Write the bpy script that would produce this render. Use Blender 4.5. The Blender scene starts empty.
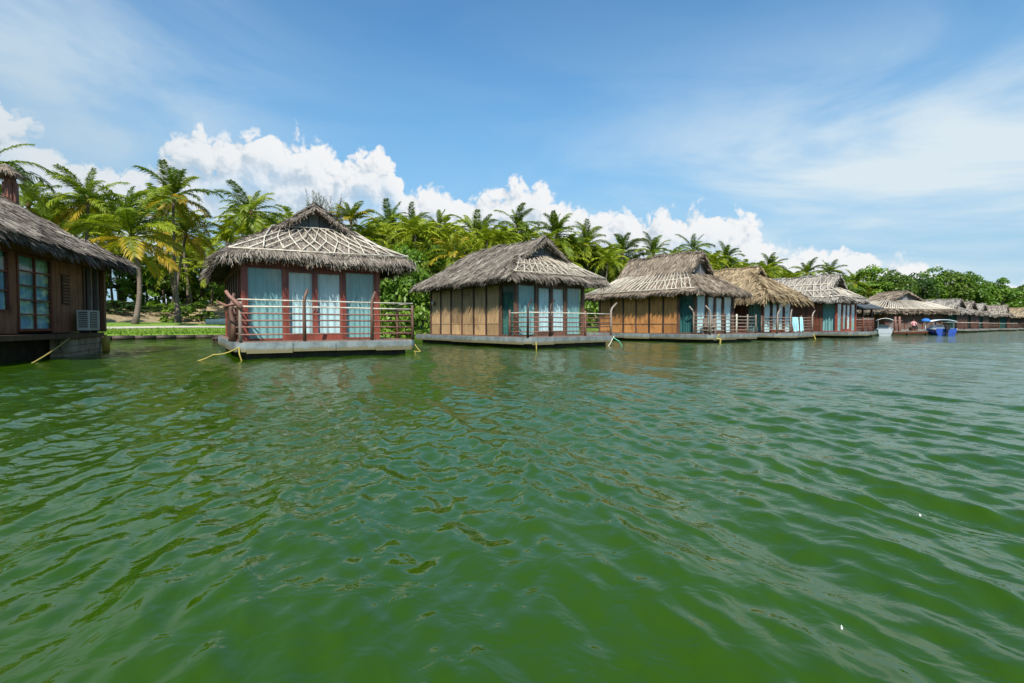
import bpy, math, random
import numpy as np
from math import radians, sin, cos, pi, atan2, sqrt
from mathutils import Vector, Matrix

sc = bpy.context.scene
C = sc.collection

# ------------------------------------------------------------------ camera
CAM_H = 1.0
FPX = 500.0
cam_d = bpy.data.cameras.new('camera')
cam_d.sensor_width = 36.0
cam_d.lens = FPX / 1024 * 36.0
cam_d.clip_start = 0.05
cam_d.clip_end = 20000
cam = bpy.data.objects.new('camera', cam_d)
C.objects.link(cam)
cam.location = (0, 0, CAM_H)
cam.rotation_euler = (radians(90) - math.atan(15.5 / FPX), 0, 0)
sc.camera = cam

# ------------------------------------------------------------------ light
SUN_EL = radians(46)
SUN_AZ = Vector((-0.08, -1.0, 0)).normalized()          # horizontal direction towards the sun
sun_dir = Vector((SUN_AZ.x * cos(SUN_EL), SUN_AZ.y * cos(SUN_EL), sin(SUN_EL)))
sd = bpy.data.lights.new('sun', 'SUN')
sd.energy = 4.6
sd.angle = radians(0.53)
sd.color = (1.0, 0.955, 0.88)
so = bpy.data.objects.new('sun', sd)
C.objects.link(so)
so.rotation_euler = sun_dir.to_track_quat('Z', 'Y').to_euler()

sc.view_settings.view_transform = 'Standard'
sc.view_settings.look = 'None'
sc.view_settings.gamma = 1.0
sc.view_settings.exposure = 0.5
sc.cycles.max_bounces = 8
sc.cycles.transparent_max_bounces = 16
sc.cycles.use_denoising = True
sc.cycles.caustics_reflective = False
sc.cycles.caustics_refractive = False

# ------------------------------------------------------------------ sky (world)
W = bpy.data.worlds.new('World')
sc.world = W
W.use_nodes = True
W.cycles.sampling_method = 'MANUAL'
W.cycles.sample_map_resolution = 256
nt = W.node_tree
nt.nodes.clear()


class G:
    """tiny node graph helper"""
    def __init__(s, tree):
        s.t = tree

    def n(s, kind, **kw):
        x = s.t.nodes.new(kind)
        for k, v in kw.items():
            setattr(x, k, v)
        return x

    def put(s, sock, v):
        if isinstance(v, bpy.types.NodeSocket):
            s.t.links.new(v, sock)
        elif v is not None:
            sock.default_value = v

    def m(s, op, a, b=None, c=None, clamp=False):
        x = s.n('ShaderNodeMath', operation=op, use_clamp=clamp)
        s.put(x.inputs[0], a)
        if b is not None:
            s.put(x.inputs[1], b)
        if c is not None:
            s.put(x.inputs[2], c)
        return x.outputs[0]

    def smooth(s, v, lo, hi, a=0.0, b=1.0):
        x = s.n('ShaderNodeMapRange', interpolation_type='SMOOTHSTEP')
        s.put(x.inputs[0], v)
        x.inputs[1].default_value = lo
        x.inputs[2].default_value = hi
        x.inputs[3].default_value = a
        x.inputs[4].default_value = b
        return x.outputs[0]

    def lin(s, v, lo, hi, a=0.0, b=1.0):
        x = s.n('ShaderNodeMapRange')
        s.put(x.inputs[0], v)
        x.inputs[1].default_value = lo
        x.inputs[2].default_value = hi
        x.inputs[3].default_value = a
        x.inputs[4].default_value = b
        return x.outputs[0]

    def vec(s, x, y, z):
        k = s.n('ShaderNodeCombineXYZ')
        for i, v in enumerate((x, y, z)):
            s.put(k.inputs[i], v)
        return k.outputs[0]

    def noise(s, v, scale, detail=4, rough=0.5, dist=0.0, out=0):
        x = s.n('ShaderNodeTexNoise')
        if v is not None:
            s.put(x.inputs['Vector'], v)
        s.put(x.inputs['Scale'], scale)
        x.inputs['Detail'].default_value = detail
        x.inputs['Roughness'].default_value = rough
        x.inputs['Distortion'].default_value = dist
        return x.outputs[out]

    def voro(s, v, scale, feature='F1', out=0, smooth=None, detail=0):
        x = s.n('ShaderNodeTexVoronoi', feature=feature)
        if v is not None:
            s.put(x.inputs['Vector'], v)
        s.put(x.inputs['Scale'], scale)
        x.inputs['Detail'].default_value = detail
        if smooth is not None:
            x.inputs['Smoothness'].default_value = smooth
        return x.outputs[out]

    def mix(s, f, a, b, blend='MIX'):
        x = s.n('ShaderNodeMix', data_type='RGBA', blend_type=blend)
        s.put(x.inputs[0], f)
        s.put(x.inputs[6], a if not isinstance(a, tuple) else (*a[:3], 1))
        s.put(x.inputs[7], b if not isinstance(b, tuple) else (*b[:3], 1))
        return x.outputs[2]

    def ramp(s, v, stops):
        x = s.n('ShaderNodeValToRGB')
        s.put(x.inputs[0], v)
        e = x.color_ramp.elements
        while len(e) < len(stops):
            e.new(0.5)
        for k, (p, c) in zip(e, stops):
            k.position = p
            k.color = (*c[:3], 1)
        return x.outputs[0]

    def vmath(s, op, a, b):
        x = s.n('ShaderNodeVectorMath', operation=op)
        s.put(x.inputs[0], a)
        s.put(x.inputs[1], b)
        return x.outputs[0]


g = G(nt)
sky = g.n('ShaderNodeTexSky', sky_type='NISHITA')
sky.sun_disc = False
sky.sun_elevation = SUN_EL
sky.sun_rotation = atan2(SUN_AZ.x, SUN_AZ.y)
sky.altitude = 0
sky.air_density = 1.0
sky.dust_density = 0.55
sky.ozone_density = 3.2
tc = g.n('ShaderNodeTexCoord')
sep = g.n('ShaderNodeSeparateXYZ')
nt.links.new(tc.outputs['Generated'], sep.inputs[0])
az = g.m('ARCTAN2', sep.outputs[0], sep.outputs[1])
el = g.m('ARCSINE', sep.outputs[2])


def sky_at(px, py):
    X, Y, Z = (px - 512) / FPX, 1.0, (326 - py) / FPX
    return atan2(X, Y), atan2(Z, sqrt(X * X + Y * Y))


# cumulus bank: the height of its tops round the horizon, as (px, py of the top)
tops = [(-160, 120), (-70, 150), (0, 104), (38, 122), (58, 160), (110, 172), (158, 176), (176, 138), (196, 127), (226, 140), (258, 137), (290, 128),
        (318, 146), (350, 164), (366, 150), (384, 147), (396, 162), (405, 194), (440, 188), (478, 204), (500, 188), (524, 176), (548, 190),
        (575, 210), (640, 218), (690, 207), (745, 212), (772, 250), (845, 244), (915, 262), (1024, 282)]
grp = bpy.data.node_groups.new('cloud_density', 'ShaderNodeTree')
grp.interface.new_socket('AzEl', in_out='INPUT', socket_type='NodeSocketVector')
grp.interface.new_socket('Density', in_out='OUTPUT', socket_type='NodeSocketFloat')
grp.interface.new_socket('Depth', in_out='OUTPUT', socket_type='NodeSocketFloat')
q = G(grp)
gi = q.n('NodeGroupInput')
go = q.n('NodeGroupOutput')


def noise2(gr, v, scale, detail, rough, out=0):
    x = gr.n('ShaderNodeTexNoise', noise_dimensions='2D')
    gr.put(x.inputs['Vector'], v)
    x.inputs['Scale'].default_value = scale
    x.inputs['Detail'].default_value = detail
    x.inputs['Roughness'].default_value = rough
    return x.outputs[out]


def voro2(gr, v, scale):
    x = gr.n('ShaderNodeTexVoronoi', voronoi_dimensions='2D', feature='F1')
    gr.put(x.inputs['Vector'], v)
    x.inputs['Scale'].default_value = scale
    d = x.outputs[0]
    return gr.m('SUBTRACT', 0.45, gr.m('MULTIPLY', d, d))


warp = noise2(q, gi.outputs[0], 14.0, 3, 0.6, 1)
wv = q.vmath('ADD', gi.outputs[0], q.vmath('MULTIPLY', q.vmath('SUBTRACT', warp, (0.5, 0.5, 0.5)), (0.055, 0.045, 0)))
sx = q.n('ShaderNodeSeparateXYZ')
grp.links.new(wv, sx.inputs[0])
LO, HI = sky_at(-160, 0)[0], sky_at(1024, 0)[0]
prof = q.ramp(q.lin(sx.outputs[0], LO, HI), [((sky_at(x, y)[0] - LO) / (HI - LO), (sky_at(x, y)[1] * 2,) * 3) for x, y in tops])
# the bank goes on round the horizon outside this view
far = q.m('MULTIPLY', noise2(q, gi.outputs[0], 2.2, 3, 0.55), 0.42)
out_l = q.smooth(sx.outputs[0], LO, LO + 0.1, 1, 0)
out_r = q.smooth(sx.outputs[0], HI - 0.02, HI + 0.25)
prof = q.m('ADD', q.m('MULTIPLY', prof, 0.5), q.m('MULTIPLY', q.m('ADD', out_l, out_r), q.m('SUBTRACT', far, 0.10)))
body = q.m('DIVIDE', q.m('SUBTRACT', prof, sx.outputs[1]), 0.058)
body = q.m('MINIMUM', body, 0.75)
dens = q.m('ADD', body, q.m('MULTIPLY', voro2(q, wv, 24.0), 0.75))
dens = q.m('ADD', dens, q.m('MULTIPLY', voro2(q, wv, 58.0), 0.42))
dens = q.m('ADD', dens, q.m('MULTIPLY', voro2(q, wv, 130.0), 0.22))
fb = q.m('SUBTRACT', noise2(q, gi.outputs[0], 70.0, 5, 0.6), 0.5)
dens = q.m('ADD', dens, q.m('MULTIPLY', fb, 0.35))
grp.links.new(dens, go.inputs[0])
grp.links.new(q.m('SUBTRACT', prof, sx.outputs[1]), go.inputs[1])


def density(v):
    x = g.n('ShaderNodeGroup')
    x.node_tree = grp
    g.put(x.inputs[0], v)
    return x.outputs


P0 = g.vec(az, el, 0.0)
d0, depth = density(P0)
d1 = density(g.vmath('ADD', P0, (0.012, 0.020, 0)))[0]
lit = g.smooth(g.m('SUBTRACT', d0, d1), -0.42, 0.42)
thick = g.smooth(d0, 0.4, 1.5)
alpha = g.smooth(d0, 0.28, 0.62)
hole = g.m('MULTIPLY', g.smooth(depth, 0.035, 0.12), g.smooth(noise2(g, P0, 7.0, 4, 0.55), 0.40, 0.62, 0.15, 0.85))
alpha = g.m('MULTIPLY', alpha, g.m('SUBTRACT', 1.0, hole))
alpha = g.m('MULTIPLY', alpha, g.smooth(el, -0.01, 0.04))
cbright = g.mix(lit, (0.37, 0.44, 0.51), (0.64, 0.65, 0.66))
cbright = g.mix(g.m('MULTIPLY', thick, 0.10), cbright, (0.46, 0.53, 0.59))
# thin high veil: streaked haze
stv = g.vec(g.m('ADD', g.m('MULTIPLY', az, 1.0), g.m('MULTIPLY', el, 0.9)), g.m('MULTIPLY', el, 3.0), 0.0)
veil_n = g.noise(stv, 2.1, 7, 0.55, 0.6)


def glow(px, py, rx, ry):
    a0, e0 = sky_at(px, py)
    da = g.m('DIVIDE', g.m('SUBTRACT', az, a0), rx)
    de = g.m('DIVIDE', g.m('SUBTRACT', el, e0), ry)
    return g.m('EXPONENT', g.m('MULTIPLY', -1.0, g.m('ADD', g.m('MULTIPLY', da, da), g.m('MULTIPLY', de, de))))


veil = g.m('ADD', g.m('MULTIPLY', glow(40, 95, 0.26, 0.17), 1.15), g.m('MULTIPLY', glow(850, 190, 0.42, 0.16), 1.75))
veil = g.m('ADD', veil, g.m('MULTIPLY', glow(560, 260, 0.6, 0.10), 0.35))
veil = g.m('ADD', veil, g.m('MULTIPLY', glow(960, 250, 0.35, 0.10), 0.5))
veil = g.m('ADD', veil, 0.07)
veil = g.m('MULTIPLY', veil, g.smooth(veil_n, 0.34, 0.66, 0.18, 1.0))
veil = g.m('MULTIPLY', veil, 0.72, clamp=True)

SKY_S = 0.108
skyc = g.mix(1.0, sky.outputs[0], (SKY_S, SKY_S, SKY_S), 'MULTIPLY')
skyc = g.mix(1.0, skyc, (0.66, 1.14, 1.26), 'MULTIPLY')
skyc = g.mix(g.smooth(el, 0.02, 0.58, 0.90, 0.0), skyc, (0.185, 0.36, 0.51))
withveil = g.mix(veil, skyc, (0.50, 0.58, 0.63))
withcl = g.mix(alpha, withveil, cbright)
near_veil = g.m('MULTIPLY', glow(20, 150, 0.20, 0.16), g.smooth(veil_n, 0.25, 0.7, 0.35, 0.8))
withcl = g.mix(near_veil, withcl, (0.34, 0.43, 0.50))
bg = g.n('ShaderNodeBackground')
nt.links.new(withcl, bg.inputs[0])
bg.inputs[1].default_value = 1.0
ow = g.n('ShaderNodeOutputWorld')
nt.links.new(bg.outputs[0], ow.inputs[0])


# ------------------------------------------------------------------ materials
M = {}


def mat(name):
    m = bpy.data.materials.new(name)
    m.use_nodes = True
    t = m.node_tree
    t.nodes.clear()
    out = t.nodes.new('ShaderNodeOutputMaterial')
    p = t.nodes.new('ShaderNodeBsdfPrincipled')
    t.links.new(p.outputs[0], out.inputs[0])
    M[name] = m
    h = G(t)
    h.p, h.out = p, out
    h.tc = t.nodes.new('ShaderNodeTexCoord')
    h.obj = h.tc.outputs['Object']
    h.geo = t.nodes.new('ShaderNodeNewGeometry')
    h.oi = t.nodes.new('ShaderNodeObjectInfo')
    return h


def bump(h, height, strength=0.3, dist=0.02):
    b = h.n('ShaderNodeBump')
    b.inputs['Strength'].default_value = strength
    b.inputs['Distance'].default_value = dist
    h.put(b.inputs['Height'], height)
    h.t.links.new(b.outputs[0], h.p.inputs['Normal'])


def scaled(h, s):
    return h.vmath('MULTIPLY', h.obj, s)


def wood(name, c0, c1, rough=0.6, sc_=(6, 6, 0.6), c2=None):
    h = mat(name)
    v = h.vmath('ADD', scaled(h, sc_), h.vec(h.m('MULTIPLY', h.oi.outputs['Random'], 50.0), 0.0, 0.0))
    n = h.noise(v, 2.0, 6, 0.65, 0.3)
    c = h.ramp(n, [(0.25, c0), (0.7, c1)])
    blot = h.noise(scaled(h, (1.3, 1.3, 1.0)), 1.6, 4, 0.6)
    c = h.mix(h.smooth(blot, 0.5, 0.75, 0, 0.6), c, c2 or tuple(x * 0.5 for x in c0))
    var = h.lin(h.oi.outputs['Random'], 0, 1, 0.72, 1.18)
    c = h.mix(1.0, c, h.vec(var, var, var), 'MULTIPLY')
    h.put(h.p.inputs['Base Color'], c)
    h.p.inputs['Roughness'].default_value = rough
    bump(h, n, 0.4, 0.01)
    return h


wood('mahogany', (0.13, 0.028, 0.018), (0.33, 0.080, 0.050), 0.45)
wood('red_plank', (0.075, 0.022, 0.012), (0.20, 0.062, 0.032), 0.55)
wood('tan_board', (0.28, 0.165, 0.078), (0.56, 0.37, 0.19), 0.6, c2=(0.13, 0.065, 0.028))
wood('orange_board', (0.26, 0.108, 0.034), (0.56, 0.26, 0.085), 0.55, c2=(0.12, 0.045, 0.016))
wood('warm_plank', (0.15, 0.055, 0.028), (0.36, 0.16, 0.08), 0.55)
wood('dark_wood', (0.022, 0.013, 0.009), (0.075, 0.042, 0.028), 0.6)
wood('weathered_wood', (0.14, 0.105, 0.082), (0.34, 0.27, 0.22), 0.75)
wood('rail_wood', (0.10, 0.040, 0.028), (0.27, 0.135, 0.098), 0.6)
wood('grey_board', (0.10, 0.10, 0.105), (0.22, 0.22, 0.23), 0.8)
wood('brown_post', (0.07, 0.035, 0.022), (0.18, 0.095, 0.06), 0.6)

h = mat('bamboo')
n = h.noise(h.vmath('ADD', scaled(h, (2, 2, 2)), h.vec(h.m('MULTIPLY', h.oi.outputs['Random'], 30.0), 0, 0)), 3.0, 3)
h.put(h.p.inputs['Base Color'], h.ramp(n, [(0.3, (0.40, 0.34, 0.25)), (0.7, (0.66, 0.60, 0.50))]))
h.p.inputs['Roughness'].default_value = 0.5
h = mat('old_bamboo')
n = h.noise(scaled(h, (2, 2, 2)), 3.0, 3)
h.put(h.p.inputs['Base Color'], h.ramp(n, [(0.3, (0.30, 0.25, 0.185)), (0.7, (0.52, 0.46, 0.36))]))
h.p.inputs['Roughness'].default_value = 0.6


def thatch_mat(name, stops, rough=0.85):
    h = mat(name)
    a = h.n('ShaderNodeAttribute', attribute_name='straw')
    n = h.noise(scaled(h, (1, 1, 1)), 1.1, 5, 0.6)
    f = h.m('ADD', h.m('MULTIPLY', a.outputs['Fac'], 0.62), h.m('MULTIPLY', n, 0.55))
    c = h.ramp(h.m('SUBTRACT', f, 0.08), stops)
    h.put(h.p.inputs['Base Color'], c)
    h.p.inputs['Roughness'].default_value = rough
    h.p.inputs['Specular IOR Level'].default_value = 0.25


thatch_mat('thatch_grey', [(0.1, (0.06, 0.047, 0.035)), (0.45, (0.205, 0.168, 0.132)), (0.85, (0.47, 0.41, 0.335))])
thatch_mat('thatch_tan', [(0.1, (0.075, 0.056, 0.04)), (0.45, (0.22, 0.17, 0.122)), (0.85, (0.44, 0.36, 0.275))])
thatch_mat('thatch_gold', [(0.1, (0.085, 0.058, 0.032)), (0.45, (0.28, 0.205, 0.115)), (0.85, (0.50, 0.39, 0.24))])
thatch_mat('thatch_pale', [(0.1, (0.12, 0.105, 0.09)), (0.45, (0.27, 0.24, 0.205)), (0.85, (0.48, 0.44, 0.38))])
h = mat('roof_core')
n = h.noise(scaled(h, (1, 1, 1)), 6.0, 5, 0.65)
h.put(h.p.inputs['Base Color'], h.ramp(n, [(0.3, (0.05, 0.04, 0.032)), (0.7, (0.15, 0.125, 0.10))]))
h.p.inputs['Roughness'].default_value = 0.95
h = mat('slate_sheet')
n = h.noise(scaled(h, (1, 1, 1)), 4.0, 5, 0.65)
h.put(h.p.inputs['Base Color'], h.ramp(n, [(0.3, (0.035, 0.042, 0.045)), (0.7, (0.085, 0.095, 0.10))]))
h.p.inputs['Roughness'].default_value = 0.7

h = mat('pontoon_paint')
n = h.noise(scaled(h, (1, 1, 1)), 2.5, 7, 0.65)
n2 = h.noise(scaled(h, (3, 3, 1.0)), 5.0, 6, 0.7)
sz = h.n('ShaderNodeSeparateXYZ')
h.t.links.new(h.obj, sz.inputs[0])
c = h.ramp(n, [(0.3, (0.10, 0.12, 0.12)), (0.55, (0.20, 0.235, 0.235)), (0.8, (0.29, 0.315, 0.305))])
low = h.smooth(h.m('ADD', sz.outputs[2], h.m('MULTIPLY', n2, 0.30)), 0.40, 0.52, 0.9, 0)
c = h.mix(low, c, (0.15, 0.125, 0.05))
var = h.lin(h.oi.outputs['Random'], 0, 1, 0.75, 1.15)
c = h.mix(1.0, c, h.vec(var, var, var), 'MULTIPLY')
c = h.mix(h.smooth(n2, 0.62, 0.72, 0, 0.75), c, (0.10, 0.095, 0.085))
h.put(h.p.inputs['Base Color'], c)
h.p.inputs['Roughness'].default_value = 0.8
bump(h, n2, 0.4, 0.02)
h = mat('old_pontoon')
n = h.noise(scaled(h, (1, 1, 1)), 2.0, 7, 0.65)
n2 = h.noise(scaled(h, (2, 2, 0.5)), 3.0, 6, 0.7)
c = h.ramp(n, [(0.3, (0.24, 0.19, 0.10)), (0.6, (0.50, 0.42, 0.27)), (0.8, (0.62, 0.55, 0.40))])
c = h.mix(h.smooth(n2, 0.52, 0.68, 0, 0.8), c, (0.12, 0.06, 0.022))
h.put(h.p.inputs['Base Color'], c)
h.p.inputs['Roughness'].default_value = 0.85
bump(h, n, 0.4, 0.02)
h = mat('hull_dark')
n = h.noise(scaled(h, (1, 1, 1)), 4.0, 5, 0.6)
h.put(h.p.inputs['Base Color'], h.ramp(n, [(0.3, (0.012, 0.014, 0.010)), (0.7, (0.06, 0.058, 0.03))]))
h.p.inputs['Roughness'].default_value = 0.8
h = mat('deck_wood')
v = scaled(h, (7.0, 0.7, 1))
n = h.noise(v, 1.6, 5, 0.6)
h.put(h.p.inputs['Base Color'], h.ramp(n, [(0.3, (0.14, 0.08, 0.055)), (0.7, (0.30, 0.19, 0.14))]))
h.p.inputs['Roughness'].default_value = 0.7

# glass: reflects the sky, lets the curtain behind show
h = mat('glass')
h.t.nodes.remove(h.p)
tr = h.n('ShaderNodeBsdfTransparent')
tr.inputs[0].default_value = (0.90, 0.965, 0.965, 1)
gl = h.n('ShaderNodeBsdfGlossy')
gl.inputs[0].default_value = (1, 1, 1, 1)
gl.inputs[1].default_value = 0.03
dt = h.n('ShaderNodeVectorMath', operation='DOT_PRODUCT')
h.t.links.new(h.geo.outputs['Normal'], dt.inputs[0])
h.t.links.new(h.geo.outputs['Incoming'], dt.inputs[1])
schlick = h.m('ADD', 0.035, h.m('MULTIPLY', 0.9, h.m('POWER', h.m('SUBTRACT', 1.0, h.m('ABSOLUTE', dt.outputs['Value'])), 5.0)))
mx = h.n('ShaderNodeMixShader')
h.t.links.new(schlick, mx.inputs[0])
h.t.links.new(tr.outputs[0], mx.inputs[1])
h.t.links.new(gl.outputs[0], mx.inputs[2])
h.t.links.new(mx.outputs[0], h.out.inputs[0])


def cloth(name, c0, c1, tr=0.3):
    h = mat(name)
    n = h.noise(scaled(h, (4, 4, 0.5)), 3.0, 4)
    c = h.ramp(n, [(0.3, c0), (0.7, c1)])
    h.put(h.p.inputs['Base Color'], c)
    h.p.inputs['Roughness'].default_value = 0.9
    h.p.inputs['Specular IOR Level'].default_value = 0.1
    return h


cloth('curtain_teal', (0.23, 0.36, 0.355), (0.31, 0.45, 0.44))
cloth('curtain_shaded', (0.035, 0.11, 0.11), (0.07, 0.18, 0.17))  # teal curtain again, darkened: shade behind the side glass put into the cloth colour
cloth('curtain_white', (0.56, 0.61, 0.63), (0.72, 0.76, 0.77))
cloth('curtain_blue', (0.30, 0.52, 0.72), (0.50, 0.72, 0.86))
cloth('towel_teal', (0.20, 0.45, 0.50), (0.45, 0.70, 0.74))
cloth('shirt_pink', (0.62, 0.22, 0.26), (0.80, 0.45, 0.46))
cloth('shirt_white', (0.66, 0.70, 0.78), (0.80, 0.82, 0.86))
cloth('trousers_dark', (0.02, 0.022, 0.03), (0.05, 0.05, 0.06))
cloth('skin', (0.20, 0.10, 0.06), (0.26, 0.13, 0.08))
cloth('hair_black', (0.008, 0.007, 0.006), (0.02, 0.016, 0.014))
cloth('boat_canvas', (0.62, 0.70, 0.78), (0.74, 0.80, 0.85))
cloth('blue_canvas', (0.03, 0.12, 0.42), (0.05, 0.20, 0.55))


def paint(name, col, rough=0.35, dirt=0.25):
    h = mat(name)
    n = h.noise(scaled(h, (1, 1, 1)), 3.0, 6, 0.65)
    c = h.mix(h.smooth(n, 0.5, 0.75, 0, dirt), col, tuple(x * 0.35 + 0.02 for x in col))
    h.put(h.p.inputs['Base Color'], c)
    h.p.inputs['Roughness'].default_value = rough


paint('white_paint', (0.72, 0.72, 0.70))
paint('faded_white', (0.40, 0.44, 0.46))
paint('blue_paint', (0.025, 0.075, 0.36), 0.3)
paint('black_plastic', (0.015, 0.015, 0.017), 0.4)
paint('grey_metal', (0.26, 0.28, 0.30), 0.5)
paint('cream_casing', (0.62, 0.58, 0.50), 0.5, 0.5)
paint('fan_dark', (0.11, 0.10, 0.09), 0.6)
paint('rope_yellow', (0.38, 0.30, 0.07), 0.9, 0.6)
paint('rope_green', (0.12, 0.42, 0.28), 0.85)
paint('rope_pale', (0.55, 0.52, 0.42), 0.85)
paint('float_yellow', (0.55, 0.38, 0.05), 0.6)
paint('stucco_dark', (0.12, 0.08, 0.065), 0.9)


def leaf(name, c0, c1, trans=0.35, rough=0.45, tip=None):
    h = mat(name)
    n = h.noise(scaled(h, (1, 1, 1)), 0.8, 4, 0.6)
    f = h.m('ADD', h.m('MULTIPLY', n, 0.6), h.m('MULTIPLY', h.oi.outputs['Random'], 0.4))
    a = h.n('ShaderNodeAttribute', attribute_name='leafv')
    f = h.m('ADD', f, h.m('MULTIPLY', h.m('SUBTRACT', a.outputs['Fac'], 0.5), 0.7))
    c = h.ramp(f, [(0.15, c0), (0.8, c1)])
    if tip:
        b = h.n('ShaderNodeAttribute', attribute_name='tipv')
        c = h.mix(h.smooth(b.outputs['Fac'], 0.25, 1.0, 0, 0.85), c, tip)
    h.put(h.p.inputs['Base Color'], c)
    h.p.inputs['Roughness'].default_value = rough
    h.p.inputs['Specular IOR Level'].default_value = 0.35
    t = h.n('ShaderNodeBsdfTranslucent')
    h.put(t.inputs[0], h.mix(1.0, c, (1.25, 1.3, 0.55), 'MULTIPLY'))
    mx = h.n('ShaderNodeMixShader')
    mx.inputs[0].default_value = trans
    h.t.links.new(h.p.outputs[0], mx.inputs[1])
    h.t.links.new(t.outputs[0], mx.inputs[2])
    h.t.links.new(mx.outputs[0], h.out.inputs[0])


leaf('palm_green', (0.055, 0.104, 0.008), (0.195, 0.260, 0.018))
leaf('palm_fresh', (0.110, 0.168, 0.009), (0.310, 0.355, 0.024))
leaf('palm_yellow', (0.26, 0.22, 0.015), (0.46, 0.33, 0.022), tip=(0.42, 0.25, 0.025))
leaf('palm_halfyellow', (0.12, 0.18, 0.016), (0.30, 0.30, 0.025), tip=(0.50, 0.32, 0.02))
leaf('palm_dry', (0.20, 0.12, 0.05), (0.34, 0.22, 0.10), 0.15, 0.8)
leaf('tree_green', (0.034, 0.080, 0.010), (0.145, 0.220, 0.025))
leaf('tree_bright', (0.070, 0.155, 0.016), (0.205, 0.330, 0.040))
leaf('tree_dark', (0.018, 0.050, 0.012), (0.062, 0.118, 0.022))
leaf('shrub_leaf', (0.065, 0.14, 0.014), (0.205, 0.310, 0.035))
leaf('grass_leaf', (0.10, 0.19, 0.018), (0.22, 0.33, 0.035), 0.3, 0.7)
h = mat('trunk')
n = h.noise(scaled(h, (1, 1, 6)), 3.0, 5, 0.65)
h.put(h.p.inputs['Base Color'], h.ramp(n, [(0.3, (0.075, 0.052, 0.04)), (0.7, (0.24, 0.185, 0.145))]))
h.p.inputs['Roughness'].default_value = 0.9
h = mat('rachis')
h.p.inputs['Base Color'].default_value = (0.16, 0.17, 0.035, 1)
h.p.inputs['Roughness'].default_value = 0.5

h = mat('ground')
wp = h.geo.outputs['Position']
n = h.noise(wp, 0.25, 6, 0.6)
n2 = h.noise(wp, 3.0, 5, 0.65)
at = h.n('ShaderNodeAttribute', attribute_name='cover')
grassc = h.ramp(n2, [(0.3, (0.075, 0.155, 0.014)), (0.7, (0.20, 0.32, 0.03))])
soil = h.ramp(n2, [(0.3, (0.16, 0.115, 0.06)), (0.7, (0.42, 0.33, 0.19))])
f = h.smooth(h.m('ADD', at.outputs['Fac'], h.m('MULTIPLY', h.m('SUBTRACT', n, 0.5), 0.9)), 0.42, 0.58)
h.put(h.p.inputs['Base Color'], h.mix(f, grassc, soil))
h.p.inputs['Roughness'].default_value = 0.95
bump(h, n2, 0.5, 0.05)
h = mat('path')
n2 = h.noise(h.geo.outputs['Position'], 4.0, 5, 0.65)
h.put(h.p.inputs['Base Color'], h.ramp(n2, [(0.3, (0.36, 0.32, 0.25)), (0.7, (0.55, 0.50, 0.41))]))
h.p.inputs['Roughness'].default_value = 0.9

# water: turbid green body under a clear reflecting surface
h = mat('water')
wp = h.geo.outputs['Position']
n = h.noise(wp, 0.16, 4, 0.6)
h.put(h.p.inputs['Base Color'], h.ramp(n, [(0.3, (0.019, 0.058, 0.0007)), (0.7, (0.032, 0.076, 0.0006))]))
h.p.inputs['Roughness'].default_value = 0.06
h.p.inputs['IOR'].default_value = 1.333
h.p.inputs['Specular IOR Level'].default_value = 0.47
dist = h.n('ShaderNodeVectorMath', operation='LENGTH')
h.t.links.new(wp, dist.inputs[0])
wr = h.vmath('MULTIPLY', wp, (1.0, 1.0, 0.0))
r1 = h.noise(wr, 4.6, 3, 0.55, 0.6)
r2 = h.noise(wr, 1.1, 3, 0.5, 0.4)
amp = h.smooth(dist.outputs['Value'], 2.0, 22.0, 0.4, 1.0)
r3 = h.noise(wr, 15.0, 2, 0.5, 0.4)
hh = h.m('ADD', h.m('ADD', h.m('MULTIPLY', r3, 0.0035), h.m('MULTIPLY', r1, 0.030)), h.m('MULTIPLY', r2, h.smooth(dist.outputs['Value'], 14.0, 40.0, 0.0, 0.085)))
bp = h.n('ShaderNodeBump')
bp.inputs['Strength'].default_value = 1.0
bp.inputs['Distance'].default_value = 1.0
h.put(bp.inputs['Height'], h.m('MULTIPLY', hh, amp))
h.t.links.new(bp.outputs[0], h.p.inputs['Normal'])


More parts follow.
